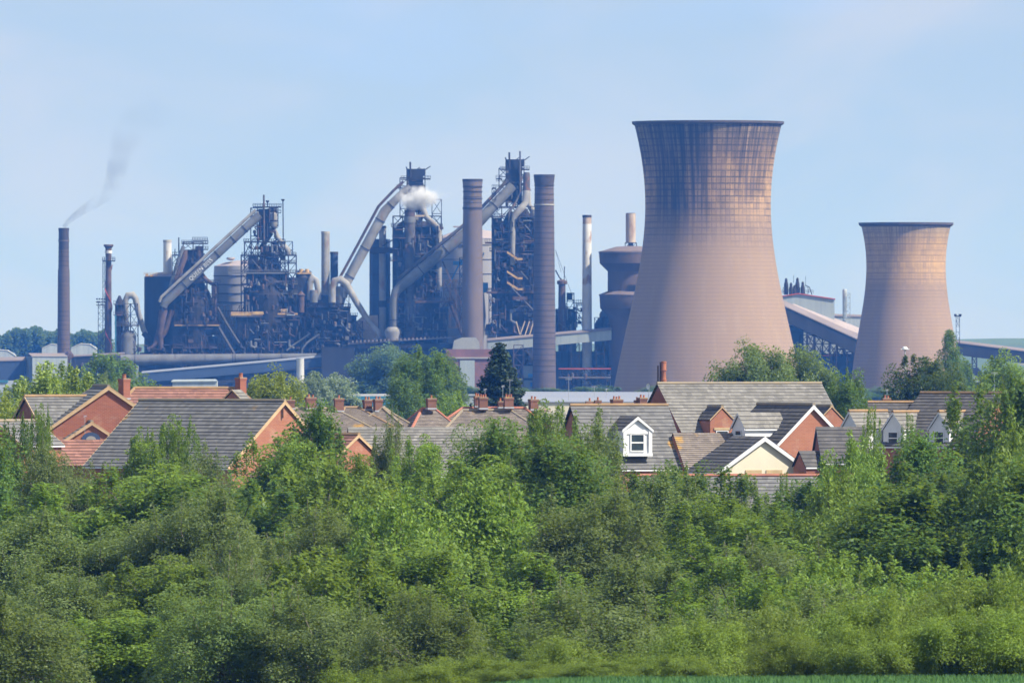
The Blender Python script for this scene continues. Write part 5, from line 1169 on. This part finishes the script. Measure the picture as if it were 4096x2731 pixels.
def make_tree(kind, seed, H=7.0, R=2.6, leaf=.10, asp=.45, n_cl=170, per=190, sig=.34, trunk_h=.22, lump=.35, shoots=14, droop=0.0, base=.12, outb=1.1, shape='round', twigs=60, lmat='mid', tr=.10, stretch=1.5, fill=.25):
    g = np.random.default_rng(seed)
    segs = []; tips = []; dirs = []
    segs.append(((0, 0, -.3), (0, 0, H*trunk_h), tr*1.25, tr)); segs.append(((0, 0, H*trunk_h), (g.normal()*.1, g.normal()*.1, H*.62), tr, tr*.45))
    zc = H*(base+1)/2; hz = H*(1-base)/2
    lobes = norm(g.normal(size=(9, 3)))
    def rad(d):
        k = (d@lobes.T).max(axis=1) if d.ndim == 2 else (lobes@d).max()
        return 1-lump+lump*1.15*np.clip((k-.35)/.6, 0, 1)
    D_ = norm(g.normal(size=(n_cl, 3))); rr = (g.random(n_cl)*(1-fill)+fill)**.45
    rr[: n_cl//8] *= .55
    q = rad(D_)*rr
    P = np.stack([D_[:, 0]*R*q, D_[:, 1]*R*q, zc+D_[:, 2]*hz*q*.96], 1)
    if shape == 'cone':
        hh = g.random(n_cl)**.75; z = H*(base+(1-base)*(1-hh)); th = g.random(n_cl)*6.283
        lay = .82+.18*np.cos(z*2*math.pi/(H*.085)); r_ = R*(hh**.85)*lay*(.45+.55*g.random(n_cl)**.4)
        P = np.stack([np.cos(th)*r_, np.sin(th)*r_, z-.10*r_], 1)
    if shape == 'poplar':
        hh = g.random(n_cl); z = H*(base+(1-base)*hh); w_ = np.sin(np.clip(hh*.92+.08, 0, 1)*math.pi)**.55; th = g.random(n_cl)*6.283
        r_ = R*w_*(.3+.7*g.random(n_cl)**.5); P = np.stack([np.cos(th)*r_, np.sin(th)*r_, z], 1)
    outd = norm(P-np.array((0, 0, H*(.35 if shape == 'round' else .3)))*1.0)
    if shape == 'cone': outd = norm(np.stack([P[:, 0], P[:, 1], np.full(len(P), -.15)*R], 1))
    S_ = np.full(len(P), sig)
    for i in range(shoots):                       # leading shoots that break the outline
        a = g.random()*6.283; r_ = R*g.random()**.6*.8; z0 = zc+hz*math.sqrt(max(0, 1-(r_/R)**2))*.86
        n = g.integers(3, 6); lean = g.normal(size=2)*.12
        for k in range(n):
            P = np.vstack([P, [(math.cos(a)*r_+lean[0]*k*.25, math.sin(a)*r_+lean[1]*k*.25, z0+k*.25*g.uniform(.8, 1.25))]]); outd = np.vstack([outd, [(0, 0, 1)]]); S_ = np.append(S_, sig*(.50-.06*k))
        if kind != 'bush': segs.append(((0, 0, H*.6), (math.cos(a)*r_, math.sin(a)*r_, z0-.2), tr*.3, .02)); segs.append(((math.cos(a)*r_, math.sin(a)*r_, z0-.2), (math.cos(a)*r_+lean[0]*n*.25, math.sin(a)*r_+lean[1]*n*.25, z0+n*.26), .02, .006))
    for i in g.permutation(len(D_))[:twigs]:
        p = P[i]; b0 = np.array((0, 0, H*(trunk_h+g.random()*.35))); mid = b0+(p-b0)*.5+np.array((0, 0, .12*H*(.5-droop*.6)))*g.random()
        r_ = tr*g.uniform(.18, .5); segs.append((b0, mid, r_, r_*.6)); segs.append((mid, p, r_*.6, .013))
    cnt = np.maximum(8, (per*(S_/sig)**1.6*g.uniform(.5, 1.5, len(P)))).astype(int)
    idx = np.repeat(np.arange(len(P)), cnt); n = len(idx)
    off = g.normal(size=(n, 3))*S_[idx][:, None]
    od = norm(outd[idx]+np.array((0, 0, .9 if shape == 'round' and not droop else 0.))); al = (off*od).sum(1, keepdims=True); off += od*al*(stretch-1)
    cap_ = norm(od+np.array((0, 0, .9))); ac = (off*cap_).sum(1, keepdims=True); off = np.where((ac < 0) & (shape == 'round'), off-cap_*ac*.5, off)
    ln = np.linalg.norm(off, axis=1, keepdims=True)/S_[idx][:, None]; off *= np.minimum(1, 2.1/np.maximum(ln, 1e-6))
    c = P[idx]+off
    if droop: c[:, 2] -= droop*(np.linalg.norm(off[:, :2], axis=1))*.9
    nn = norm(g.normal(size=(n, 3))*.8+od*outb+np.array((.1, -.1, .8)))
    ax = norm(np.cross(nn, g.normal(size=(n, 3))))
    if droop: ax = norm(ax+np.array((0, 0, -1.6*droop))); 
    bx = norm(np.cross(nn, ax)); s_ = leaf*g.uniform(.6, 1.25, n)[:, None]*.5
    V = quads_from(c, ax*s_, bx*s_*asp)
    keep = (c[:, 2] > .02); V = V.reshape(n, 12)[keep].reshape(-1, 3)
    crown = fast_mesh(kind+'_crown', V, len(V)//4, LM[lmat]); trunk = limb_mesh(kind+'_trunk', segs, LM['twig'] if twigs > 80 else MS['bark'])
    return dict(crown=crown, trunk=trunk, H=float(np.percentile(V[:, 2], 99.6)), R=R)
def place(proto, name, label, cat, x, D, ytop=None, width=None, H=None, rot=0, group=None, d=0, mats=None, tilt=0.0):
    fr = F(D); z0 = gz(D, fr.w((x, 0))[0]); ztop = fr.w((x, ytop))[2] if ytop is not None else z0+H
    sz = (ztop-z0)/proto['H']; sx = (width*fr.S/2/proto['R']) if width else sz
    t = thing(name, label, cat, (fr.w((x, 0))[0], D, z0-.05), group)
    t.rotation_euler = (tilt, 0, rot); t.scale = (sx, sx, sz)
    for nm_ in ('crown', 'trunk'):
        me = proto[nm_]
        o = bpy.data.objects.new(nm_, me); COL.objects.link(o); o.parent = t
        if mats and nm_ == 'crown': o.material_slots[0].link = 'OBJECT'; o.material_slots[0].material = LM[mats]
    return t
PR = {
 'ash':   [make_tree('ash', s, 7, 2.5, .165, .46, 120, 330, .33, shoots=9, lmat='bright', lump=.45, outb=1.0, twigs=36) for s in (1, 2)],
 'haw':   [make_tree('hawthorn', s, 6, 2.6, .115, .55, 190, 330, .27, shoots=8, lmat='greyg', lump=.36, outb=.9, twigs=170, tr=.07) for s in (3, 4)],
 'cherry': [make_tree('cherry', s, 7, 2.6, .20, .40, 130, 250, .34, shoots=7, lmat='bright', droop=.5, lump=.4, outb=.9, twigs=36) for s in (5, 6)],
 'willow': [make_tree('willow', s, 6, 2.7, .150, .30, 180, 330, .30, shoots=9, lmat='willow', lump=.34, outb=.9, twigs=130, tr=.07, stretch=1.8) for s in (7, 8)],
 'maple': [make_tree('maple', s, 7, 2.5, .18, .62, 95, 330, .40, shoots=5, lmat='mid', lump=.5, outb=1.2, twigs=30) for s in (9, 10)],
 'bush':  [make_tree('bush', s, 2.0, 1.7, .070, .55, 130, 330, .19, trunk_h=.1, base=0, shoots=6, lmat='olive', lump=.35, outb=1.1, twigs=40, tr=.03, stretch=1.2) for s in (11, 12, 13)],
}
cont_x = [-200, 0, 60, 130, 200, 270, 340, 400, 460, 540, 640, 705, 760, 840, 920, 960, 1020, 1120, 1190, 1250, 1330, 1400, 1480, 1560, 1620, 1690, 1780, 1900, 1990, 2080, 2200, 2300, 2400, 2480, 2560, 2660, 2760, 2850, 2960, 3060, 3160, 3240, 3300, 3380, 3450, 3540, 3640, 3740, 3860, 3960, 4050, 4300]
cont_y = [1710, 1710, 1700, 1710, 1790, 1800, 1760, 1740, 1770, 1820, 1770, 1700, 1730, 1830, 1870, 1850, 1790, 1740, 1680, 1650, 1740, 1790, 1840, 1710, 1760, 1790, 1840, 1690, 1700, 1730, 1640, 1690, 1740, 1780, 1830, 1880, 1870, 1885, 1910, 1930, 1930, 1920, 1890, 1810, 1740, 1740, 1740, 1740, 1690, 1570, 1520, 1480]
def cont(x): return float(np.interp(x, cont_x, cont_y))
COLS = ['at the left edge', 'under the red brick gable', 'below the broad grey roof', 'below the orange gable, left of centre', 'under the steaming furnace', 'just left of centre', 'below the dark spruce',
        'below the white dormer', 'below the cream gable', 'below the small cooling tower', 'at the right edge']
ROWS = [('back row by the roofs', 520, 0.0), ('second row from the roofs', 478, .19), ('middle row of trees', 434, .41), ('fourth row from the roofs', 390, .64), ('front row of trees', 348, .88)]
rt = random.Random(21)
def kind_at(x, r):
    q = rt.random()
    if x > 3250 and r <= 3: return 'cherry' if q < .7 else 'maple'
    if 1300 < x < 2150 and r in (1, 2, 3): return 'cherry' if q < .55 else 'ash'
    if r >= 3: return 'haw' if q < .5 else ('willow' if q < .75 else 'ash')
    if x < 900 and r == 2: return 'willow' if q < .6 else 'haw'
    if 2100 < x < 3250 and r >= 2: return 'haw' if q < .5 else ('willow' if q < .7 else 'ash')
    return 'ash' if q < .5 else ('maple' if q < .75 else 'haw')
KL = {'ash': ('ash_tree', 'feathery bright green tree'), 'haw': ('hawthorn_tree', 'fine-leaved grey-green thorn tree'), 'cherry': ('cherry_tree', 'drooping large-leaved green tree'), 'willow': ('willow_tree', 'narrow-leaved dull green willow'), 'maple': ('maple_tree', 'dense mid-green clumpy tree')}
for r, (rname, D, q) in enumerate(ROWS):
    n = 11 if r else 15; st = 4400/n
    for i in range(n):
        x = -190+st*(i+.5)+rt.uniform(-.28, .28)*st+(st*.45 if r % 2 else 0)
        y0 = cont(x)
        if r == 0: yt = y0
        else: yt = y0*(1-q)+2480*q+rt.uniform(-85, 70)-(30 if r < 3 else 0)
        if r == 0:
            if 3090 < x < 3150: yt = 2060
            wd = 400
        else: wd = rt.uniform(480, 640)
        kd = kind_at(x, r); nm_, lb = KL[kd]
        Dj = D+rt.uniform(-11, 11)
        wd *= rt.uniform(.9, 1.1)*(1+(r*.04))
        place(PR[kd][rt.randrange(2)], nm_, lb+', '+(rname if r else ['rear row by the roofs', 'row just before the roofs'][i % 2])+', '+COLS[min(10, i*11//n)], 'tree', x, Dj, yt, wd, rot=rt.uniform(0, 6.28), group='plantation trees between field and houses')
# spiky leaders that stand up against the roofs
for (x, y, w, lb, kd) in ((718, 1682, 210, 'slim pointed sapling standing against the broad grey roof', 'ash'), (585, 1730, 170, 'thin sapling in front of the left half of the broad grey roof', 'ash'), (165, 1640, 120, 'thin leafy sapling against the left brick gable', 'ash'), (75, 1670, 150, 'sapling with bare pale stem near the left edge', 'maple'),
                          (1245, 1625, 330, 'bushy tree crown covering the foot of the orange gable', 'maple'), (1560, 1690, 210, 'twiggy sapling in front of the wide middle roof', 'haw'), (1660, 1760, 260, 'upright young tree left of the picture centre', 'ash'), (2215, 1625, 260, 'loose leafy tree beside the dark half gable', 'ash'), (1960, 1685, 420, 'broad pale-topped tree before the hipped roofs', 'willow'),
                          (2420, 1700, 160, 'wispy sapling just left of the white dormer', 'haw'), (2700, 1860, 200, 'low leafy sapling below the eave right of the dormer', 'ash'), (2980, 1905, 230, 'sapling poking up before the cream gable', 'ash'), (3140, 1900, 110, 'thin shoot sapling right of the cream gable foot', 'ash'),
                          (3488, 1640, 130, 'narrow leafy sapling in front of the dormers at the right', 'ash'), (3632, 1672, 110, 'thin leader shoot between the two right dormers', 'ash'), (3950, 1560, 420, 'tall dark-leaved tree covering the right end of the rightmost roof', 'maple'), (4085, 1535, 360, 'tall tree closing the right edge of the frame', 'ash')):
    place(PR[kd][rt.randrange(2)], KL[kd][0], lb, 'tree', x, 545+rt.uniform(-8, 8), y, w, rot=rt.uniform(0, 6), group='saplings against the roofs')
# hedge bushes along the field
BL = [(-60, 2680, 620), (420, 2700, 600), (900, 2690, 560), (1420, 2690, 420), (1880, 2600, 540), (2230, 2530, 520), (2560, 2600, 420), (2790, 2470, 520), (3060, 2420, 560), (3340, 2430, 560), (3580, 2400, 600), (3860, 2330, 640), (4080, 2270, 560), (2700, 2620, 420), (3180, 2560, 460), (3470, 2540, 480), (3760, 2500, 560), (4020, 2480, 560), (2080, 2640, 420), (1680, 2690, 360), (2380, 2650, 420)]
BW = ['leftmost', 'second from the left', 'low one left of centre', 'low one near the bottom centre', 'broad one right of the bottom centre', 'tall one below the picture middle', 'small one in the gap right of the middle', 'rounded one below the dormer house', 'rounded one below the cream gable', 'one left below the small cooling tower',
      'one directly below the small cooling tower', 'tall one near the right edge', 'tallest at the right edge', 'front one below the biggest cooling tower', 'front one below the brick gable', 'front one left below the small tower', 'dark front one near the right edge', 'darkest front one at the right edge', 'front one right of the bottom centre', 'front one at the bottom centre', 'front one below the picture middle']
for i, (x, y, w) in enumerate(BL):
    if x < 1300: continue
    D = (300 if i < 13 else 291)+rt.uniform(-3, 3)
    place(PR['bush'][i % 3], 'hedge_bush', 'yellow-green field hedge bush, '+BW[i], 'bush', x, D, y-10-(95 if x > 3300 else (50 if x > 2700 else (60 if y > 2650 else 20))), w*.84, rot=rt.uniform(0, 6.28), group='hedge bushes along the field edge')
# middle distance trees, each of its own make
MT = [
 ('lime_tree', 'bright lime-green tree above the left grey wing roof', 'lime', 140, 720, 1478, 330, dict(H=11, R=4.2, leaf=0.43, n_cl=100, per=161, sig=.52, shoots=8, lmat='lime', lump=.5, twigs=20)),
 ('lime_tree', 'bright lime-green tree touching the apex of the red brick gable', 'lime', 310, 725, 1498, 320, dict(H=11, R=4.2, leaf=0.43, n_cl=100, per=161, sig=.52, shoots=8, lmat='lime', lump=.5, twigs=20)),
 ('maple_tree', 'yellow-green round tree at the left edge behind the houses', 'lime', 20, 680, 1560, 300, dict(H=10, R=4, leaf=0.32, n_cl=120, per=170, sig=.5, shoots=4, lmat='yellow', twigs=20)),
 ('maple_tree', 'olive green tree behind the two lime-green ones', 'x', 250, 900, 1462, 300, dict(H=12, R=5, leaf=0.43, n_cl=140, per=153, sig=.6, shoots=4, lmat='bright', twigs=20)),
 ('maple_tree', 'blue-green hazy tree before the pale sheeted hall and gas main', 'x', 430, 1500, 1418, 250, dict(H=18, R=8, leaf=0.80, n_cl=130, per=136, sig=1.0, shoots=4, lmat='mid', lump=.4, twigs=20, tr=.3)),
 ('elder_bush', 'brownish half-bare tree left of the square brick chimney', 'x', 420, 1150, 1500, 200, dict(H=12, R=5, leaf=0.43, n_cl=120, per=102, sig=.6, shoots=6, lmat='greyg', twigs=120, tr=.15)),
 ('maple_tree', 'dull green bush left of the conveyor foot behind the red roof', 'x', 560, 1400, 1512, 220, dict(H=12, R=6, leaf=0.72, n_cl=90, per=119, sig=.8, shoots=2, lmat='mid', twigs=20)),
 ('willow_tree', 'yellow-green rounded willow right of the second brick chimney', 'x', 1090, 850, 1492, 290, dict(H=13, R=5, leaf=0.38, n_cl=170, per=187, sig=.6, shoots=10, lmat='yellow', lump=.3, twigs=40)),
 ('silver_willow', 'pale silvery willow below the white tank', 'x', 1250, 1600, 1492, 170, dict(H=13, R=6, leaf=0.72, n_cl=110, per=136, sig=.8, shoots=3, lmat='silver', twigs=20)),
 ('silver_willow', 'pale silvery willow above the teal shed', 'x', 1345, 1620, 1500, 170, dict(H=13, R=6, leaf=0.72, n_cl=110, per=136, sig=.8, shoots=3, lmat='silver', twigs=20)),
 ('poplar_clump', 'large blue-green tree in front of the dark ribbed shed', 'x', 1530, 2300, 1386, 240, dict(H=20, R=9, leaf=0.87, n_cl=170, per=136, sig=1.1, shoots=2, lmat='bluegreen', lump=.4, twigs=20, tr=.3)),
 ('birch_tree', 'large green tree left of the works building', 'x', 1690, 1150, 1402, 250, dict(H=19, R=7, leaf=0.52, n_cl=210, per=187, sig=.75, shoots=6, lmat='mid', lump=.4, twigs=40, tr=.25)),
 ('birch_tree', 'blue-green tree half behind the large green one', 'x', 1790, 1500, 1420, 160, dict(H=18, R=6.5, leaf=0.72, n_cl=120, per=136, sig=1.0, shoots=2, lmat='mid', twigs=20, tr=.25)),
 ('birch_tree', 'lower green tree against the third furnace base', 'x', 1610, 1120, 1500, 160, dict(H=15, R=5, leaf=0.52, n_cl=110, per=170, sig=.7, shoots=4, lmat='mid', twigs=30)),
 ('hazel_bush', 'bright low bush between chimneys and green doors', 'x', 1815, 1000, 1575, 200, dict(H=9, R=4.5, leaf=0.38, n_cl=100, per=170, sig=.5, shoots=4, lmat='bright', base=0, twigs=20)),
 ('spruce_tree', 'dark conical spruce in front of the works building', 'x', 1998, 1050, 1395, 360, dict(H=17, R=4, leaf=0.43, asp=.5, n_cl=420, per=102, sig=.34, shoots=0, lmat='spruce', shape='cone', base=.02, outb=.3, twigs=120, droop=.2, stretch=2.2)),
 ('willow_tree', 'big soft green willow in front of the biggest cooling tower', 'x', 2995, 980, 1386, 330, dict(H=16, R=6, leaf=0.41, asp=.42, n_cl=240, per=204, sig=.6, shoots=0, lmat='willow', droop=.12, lump=.16, stretch=1.15, twigs=40)),
 ('willow_tree', 'second soft green willow leaning right of the big one', 'x', 3190, 985, 1402, 330, dict(H=16, R=6, leaf=0.41, asp=.42, n_cl=240, per=204, sig=.6, shoots=0, lmat='willow', droop=.12, lump=.16, stretch=1.15, twigs=40)),
 ('maple_tree', 'fresh green tree right of the longest grey roof', 'x', 3385, 820, 1490, 190, dict(H=14, R=4, leaf=0.38, n_cl=170, per=170, sig=.5, shoots=5, lmat='mid', lump=.4, twigs=30)),
 ('maple_tree', 'dark green tree with a pointed top before the small cooling tower', 'x', 3670, 930, 1430, 270, dict(H=15, R=5, leaf=0.41, n_cl=210, per=170, sig=.55, shoots=6, lmat='dkgreen', lump=.35, twigs=30)),
 ('maple_tree', 'dark rounded tree right of the pointed dark one', 'x', 3800, 925, 1488, 230, dict(H=13, R=4.5, leaf=0.41, n_cl=180, per=170, sig=.55, shoots=2, lmat='dkgreen', lump=.3, twigs=30)),
 ('poplar_tree', 'tall upright poplar at the right flank of the small cooling tower', 'x', 3796, 1500, 1325, 110, dict(H=24, R=4.5, leaf=0.61, n_cl=170, per=136, sig=.8, shoots=2, lmat='mid', shape='poplar', base=.05, twigs=20)),
 ('poplar_tree', 'short hazy tree right of the tall poplar', 'x', 3855, 1520, 1440, 90, dict(H=16, R=4.5, leaf=0.61, n_cl=110, per=136, sig=.8, shoots=2, lmat='mid', shape='poplar', base=.05, twigs=20)),
 ('chestnut_tree', 'round bright green tree at the right edge behind the roofs', 'x', 4020, 1100, 1420, 240, dict(H=17, R=6, leaf=0.49, n_cl=180, per=187, sig=.75, shoots=2, lmat='bright', lump=.45, twigs=30)),
 ('chestnut_tree', 'low bright green tree under the conveyor at the right', 'x', 3900, 1080, 1560, 150, dict(H=10, R=4, leaf=0.49, n_cl=90, per=153, sig=.6, shoots=2, lmat='bright', twigs=20)),
]
for i, (nm_, lb, _, x, D, yt, w, kw) in enumerate(MT):
    pr = make_tree(nm_, 100+i, **kw)
    place(pr, nm_, lb, 'tree' if 'bush' not in nm_ else 'bush', x, D, yt, w*1.08, rot=i*1.3, group='trees beyond the houses')
# rows of hedging that close the ground between the houses and the works
for i, x in enumerate(range(-60, 4200, 190)):
    D = 2450+rt.uniform(-60, 60)
    place(PR['maple'][i % 2], 'scrub_tree', 'small hazy scrub tree by the works, '+['left edge', 'under the pale hall', 'left of the gas main', 'at the left end of the gas main', 'under the lowest furnace', 'beneath the lettered pipe', 'under the lattice headframe', 'by the white tank', 'below the dark ribbed shed', 'below the third furnace', 'by the works building', 'behind the dark spruce', 'at the foot of the banded stack', 'below the slim white chimney', 'below the bunker tower', 'at the biggest tower, left foot', 'at the biggest tower, middle', 'at the biggest tower, right foot', 'between the two cooling towers', 'at the small tower, left foot', 'at the small tower, right foot', 'under the poplar', 'right edge'][i % 23],
          'tree', x+rt.uniform(-50, 50), D, 1548+rt.uniform(-8, 8), 200, rot=i, group='scrub at the foot of the works', mats='mid')
# far wood, one mass
g = np.random.default_rng(5); fw = F(4300); cs = []
for k in range(46):
    x = -260+k*15+g.uniform(-8, 8); yt = 1352-16*math.sin(x*.012)**2-14*math.exp(-((x-110)/60)**2)-10*math.exp(-((x-260)/50)**2)+g.uniform(-5, 5)
    for j in range(2):
        cx, cy, cz = fw.w((x, yt+18, 0)); cy += j*26+g.uniform(-8, 8); R_ = g.uniform(3.0, 4.6)
        d_ = norm(g.normal(size=(900, 3))); cs.append(np.array((cx, cy, cz))+d_*R_*np.array((1, 1, .8))*(.6+.4*g.random((900, 1)))*(.8+.25*np.sin(d_[:, :1]*5+k)))
        d_ = g.random((500, 3)); cs.append(np.stack([cx+(d_[:, 0]-.5)*8, cy+(d_[:, 1]-.5)*8, d_[:, 2]*cz], 1))
c = np.vstack(cs); n = len(c); nn = norm(g.normal(size=(n, 3))+np.array((0, 0, .5))); ax = norm(np.cross(nn, g.normal(size=(n, 3)))); bx = np.cross(nn, ax)
c[:, 1] -= 0; V = quads_from(c, ax*.55, bx*.45)
o0 = c.mean(0); o0[2] = 0; me = fast_mesh('wood', V-o0, n, LM['far']); o = bpy.data.objects.new('woodland', me); COL.objects.link(o); o.location = tuple(o0); tag(o, 'hazy blue-green woodland on the left horizon', 'woodland', kind='stuff')
# undergrowth between the trees
g = np.random.default_rng(9); n = 90000; D_ = 296+g.random(n)**.9*180; x = (g.random(n)-.5)*2*(D_*.05+2)
z = np.array([gz(v, w) for v, w in zip(D_, x)])+g.random(n)**2*.9
c = np.stack([x, D_, z], 1); nn = norm(g.normal(size=(n, 3))+np.array((0, -.3, .8))); ax = norm(np.cross(nn, g.normal(size=(n, 3)))); bx = np.cross(nn, ax)
V = quads_from(c, ax*.05, bx*.03); me = fast_mesh('undergrowth', V, n, LM['mid']); o = bpy.data.objects.new('undergrowth', me); COL.objects.link(o); tag(o, 'tangled green undergrowth between the plantation trees', 'undergrowth', kind='stuff')
g = np.random.default_rng(12); n = 26000; D_ = 270+g.random(n)**.35*16.5; x = g.uniform(-15, 15, n)
z = np.array([gz(v, w) for v, w in zip(D_, x)])+.02; hh = g.uniform(.05, .20, n)
c = np.stack([x, D_, z+hh/2], 1); ax = np.stack([g.normal(size=n)*.25, g.normal(size=n)*.25, np.ones(n)], 1)*(hh/2)[:, None]; bx = np.stack([np.ones(n), g.normal(size=n)*.3, np.zeros(n)], 1)*.008
V = quads_from(c, ax, bx); me = fast_mesh('grass', V, n, mat('grass_blade', (.10, .21, .055), (.07, .15, .04), 3.0)); o = bpy.data.objects.new('grass', me); COL.objects.link(o); tag(o, 'short green crop blades along the near field edge', 'grass', kind='stuff')
# ------------------------------------------------------------------ steam and smoke
def puff(name, label, fr, parts, m, n=14):
    t = None; V = []; Fc = []
    import bmesh
    bm = bmesh.new()
    for (x, y, rx, ry, rot) in parts:
        from mathutils import Matrix
        w = fr.w((x, y, -10)); mt = Matrix.Translation(w) @ Matrix.Rotation(-rot, 4, 'Y') @ Matrix.Diagonal((rx*fr.S, ry*fr.S, ry*fr.S, 1))
        bmesh.ops.create_icosphere(bm, subdivisions=3, radius=1, matrix=mt)
    me = bpy.data.meshes.new(name); bm.to_mesh(me); bm.free()
    me.materials.append(m); o = bpy.data.objects.new(name, me); COL.objects.link(o)
    c = fr.w((parts[0][0], parts[0][1], -10)); me.transform(Matrix.Translation([-v for v in c])); o.location = c
    return tag(o, label, 'smoke' if 'smoke' in name else 'steam', kind='stuff')
if STEAM:
    fp = F(3280)
    puff('steam', 'white steam plume drifting right from the third furnace stack', fp, [(1668, 792, 98, 54, .18)], volume_mat('white_steam', (1, 1, 1), 1.5, noise=(.30, .43, .58, (.30, .95))))
    puff('steam_wisp', 'thin steam wisp trailing right of the plume', fp, [(1738, 786, 80, 32, .3)], volume_mat('thin_steam', (1, 1, 1), .22, noise=(.2, .42, .62, (.3, 1.0))))
    SM = [(255, 908, 9), (275, 885, 13), (318, 850, 18), (378, 812, 24), (432, 775, 30), (458, 720, 38), (475, 640, 48), (500, 560, 60), (560, 480, 76), (640, 420, 92), (740, 360, 105)]
    b = MB(fp); b.tube([(x, y, -10) for x, y, r in SM], [r for x, y, r in SM], 12)
    m = volume_mat('grey_smoke', (.10, .10, .13), .5); nt = m.node_tree; N = nt.nodes; v = next(n for n in N if n.type == 'PRINCIPLED_VOLUME' or 'Volume' in n.bl_idname)
    tcs = N.new('ShaderNodeTexCoord'); nz = N.new('ShaderNodeTexNoise'); nz.inputs['Scale'].default_value = .16; nz.inputs['Detail'].default_value = 4; nt.links.new(tcs.outputs['Object'], nz.inputs['Vector'])
    mr = N.new('ShaderNodeMapRange'); mr.inputs[1].default_value = .36; mr.inputs[2].default_value = .66; nt.links.new(nz.outputs[0], mr.inputs[0])
    ln = N.new('ShaderNodeVectorMath'); ln.operation = 'LENGTH'; nt.links.new(tcs.outputs['Object'], ln.inputs[0])
    dv = N.new('ShaderNodeMath'); dv.operation = 'DIVIDE'; dv.inputs[1].default_value = 3.5; nt.links.new(ln.outputs['Value'], dv.inputs[0])
    pw = N.new('ShaderNodeMath'); pw.operation = 'POWER'; pw.inputs[1].default_value = 1.35; nt.links.new(dv.outputs[0], pw.inputs[0])
    a1 = N.new('ShaderNodeMath'); a1.operation = 'ADD'; a1.inputs[1].default_value = 1; nt.links.new(pw.outputs[0], a1.inputs[0])
    d2 = N.new('ShaderNodeMath'); d2.operation = 'DIVIDE'; nt.links.new(mr.outputs[0], d2.inputs[0]); nt.links.new(a1.outputs[0], d2.inputs[1])
    m3 = N.new('ShaderNodeMath'); m3.operation = 'MULTIPLY'; m3.inputs[1].default_value = .75; fd = N.new('ShaderNodeMapRange'); fd.inputs[1].default_value = 20; fd.inputs[2].default_value = 48; fd.inputs[3].default_value = 1; fd.inputs[4].default_value = 0; nt.links.new(ln.outputs['Value'], fd.inputs[0]); m4 = N.new('ShaderNodeMath'); m4.operation = 'MULTIPLY'; nt.links.new(d2.outputs[0], m4.inputs[0]); nt.links.new(fd.outputs[0], m4.inputs[1]); nt.links.new(m4.outputs[0], m3.inputs[0]); nt.links.new(m3.outputs[0], v.inputs['Density'])
    b.build('smoke', m, base=fp.w((255, 908, -10)), label='thin dark smoke drifting up and right from the far-left brick stack', cat='smoke', kind='stuff')
    puff('steam_haze', 'faint pale vapour hanging over the largest cooling tower', F(2900), [(2760, 425, 300, 80, .1)], volume_mat('faint_vapour', (1, .96, 1), .009, noise=(.06, .40, .66, (.2, 1.0))))
    puff('smoke_haze', 'faint grey vapour drifting over the smaller cooling tower', F(3150), [(3740, 840, 190, 55, .25)], volume_mat('faint_grey_vapour', (.45, .45, .5), .009, noise=(.07, .40, .66, (.2, 1.0))))
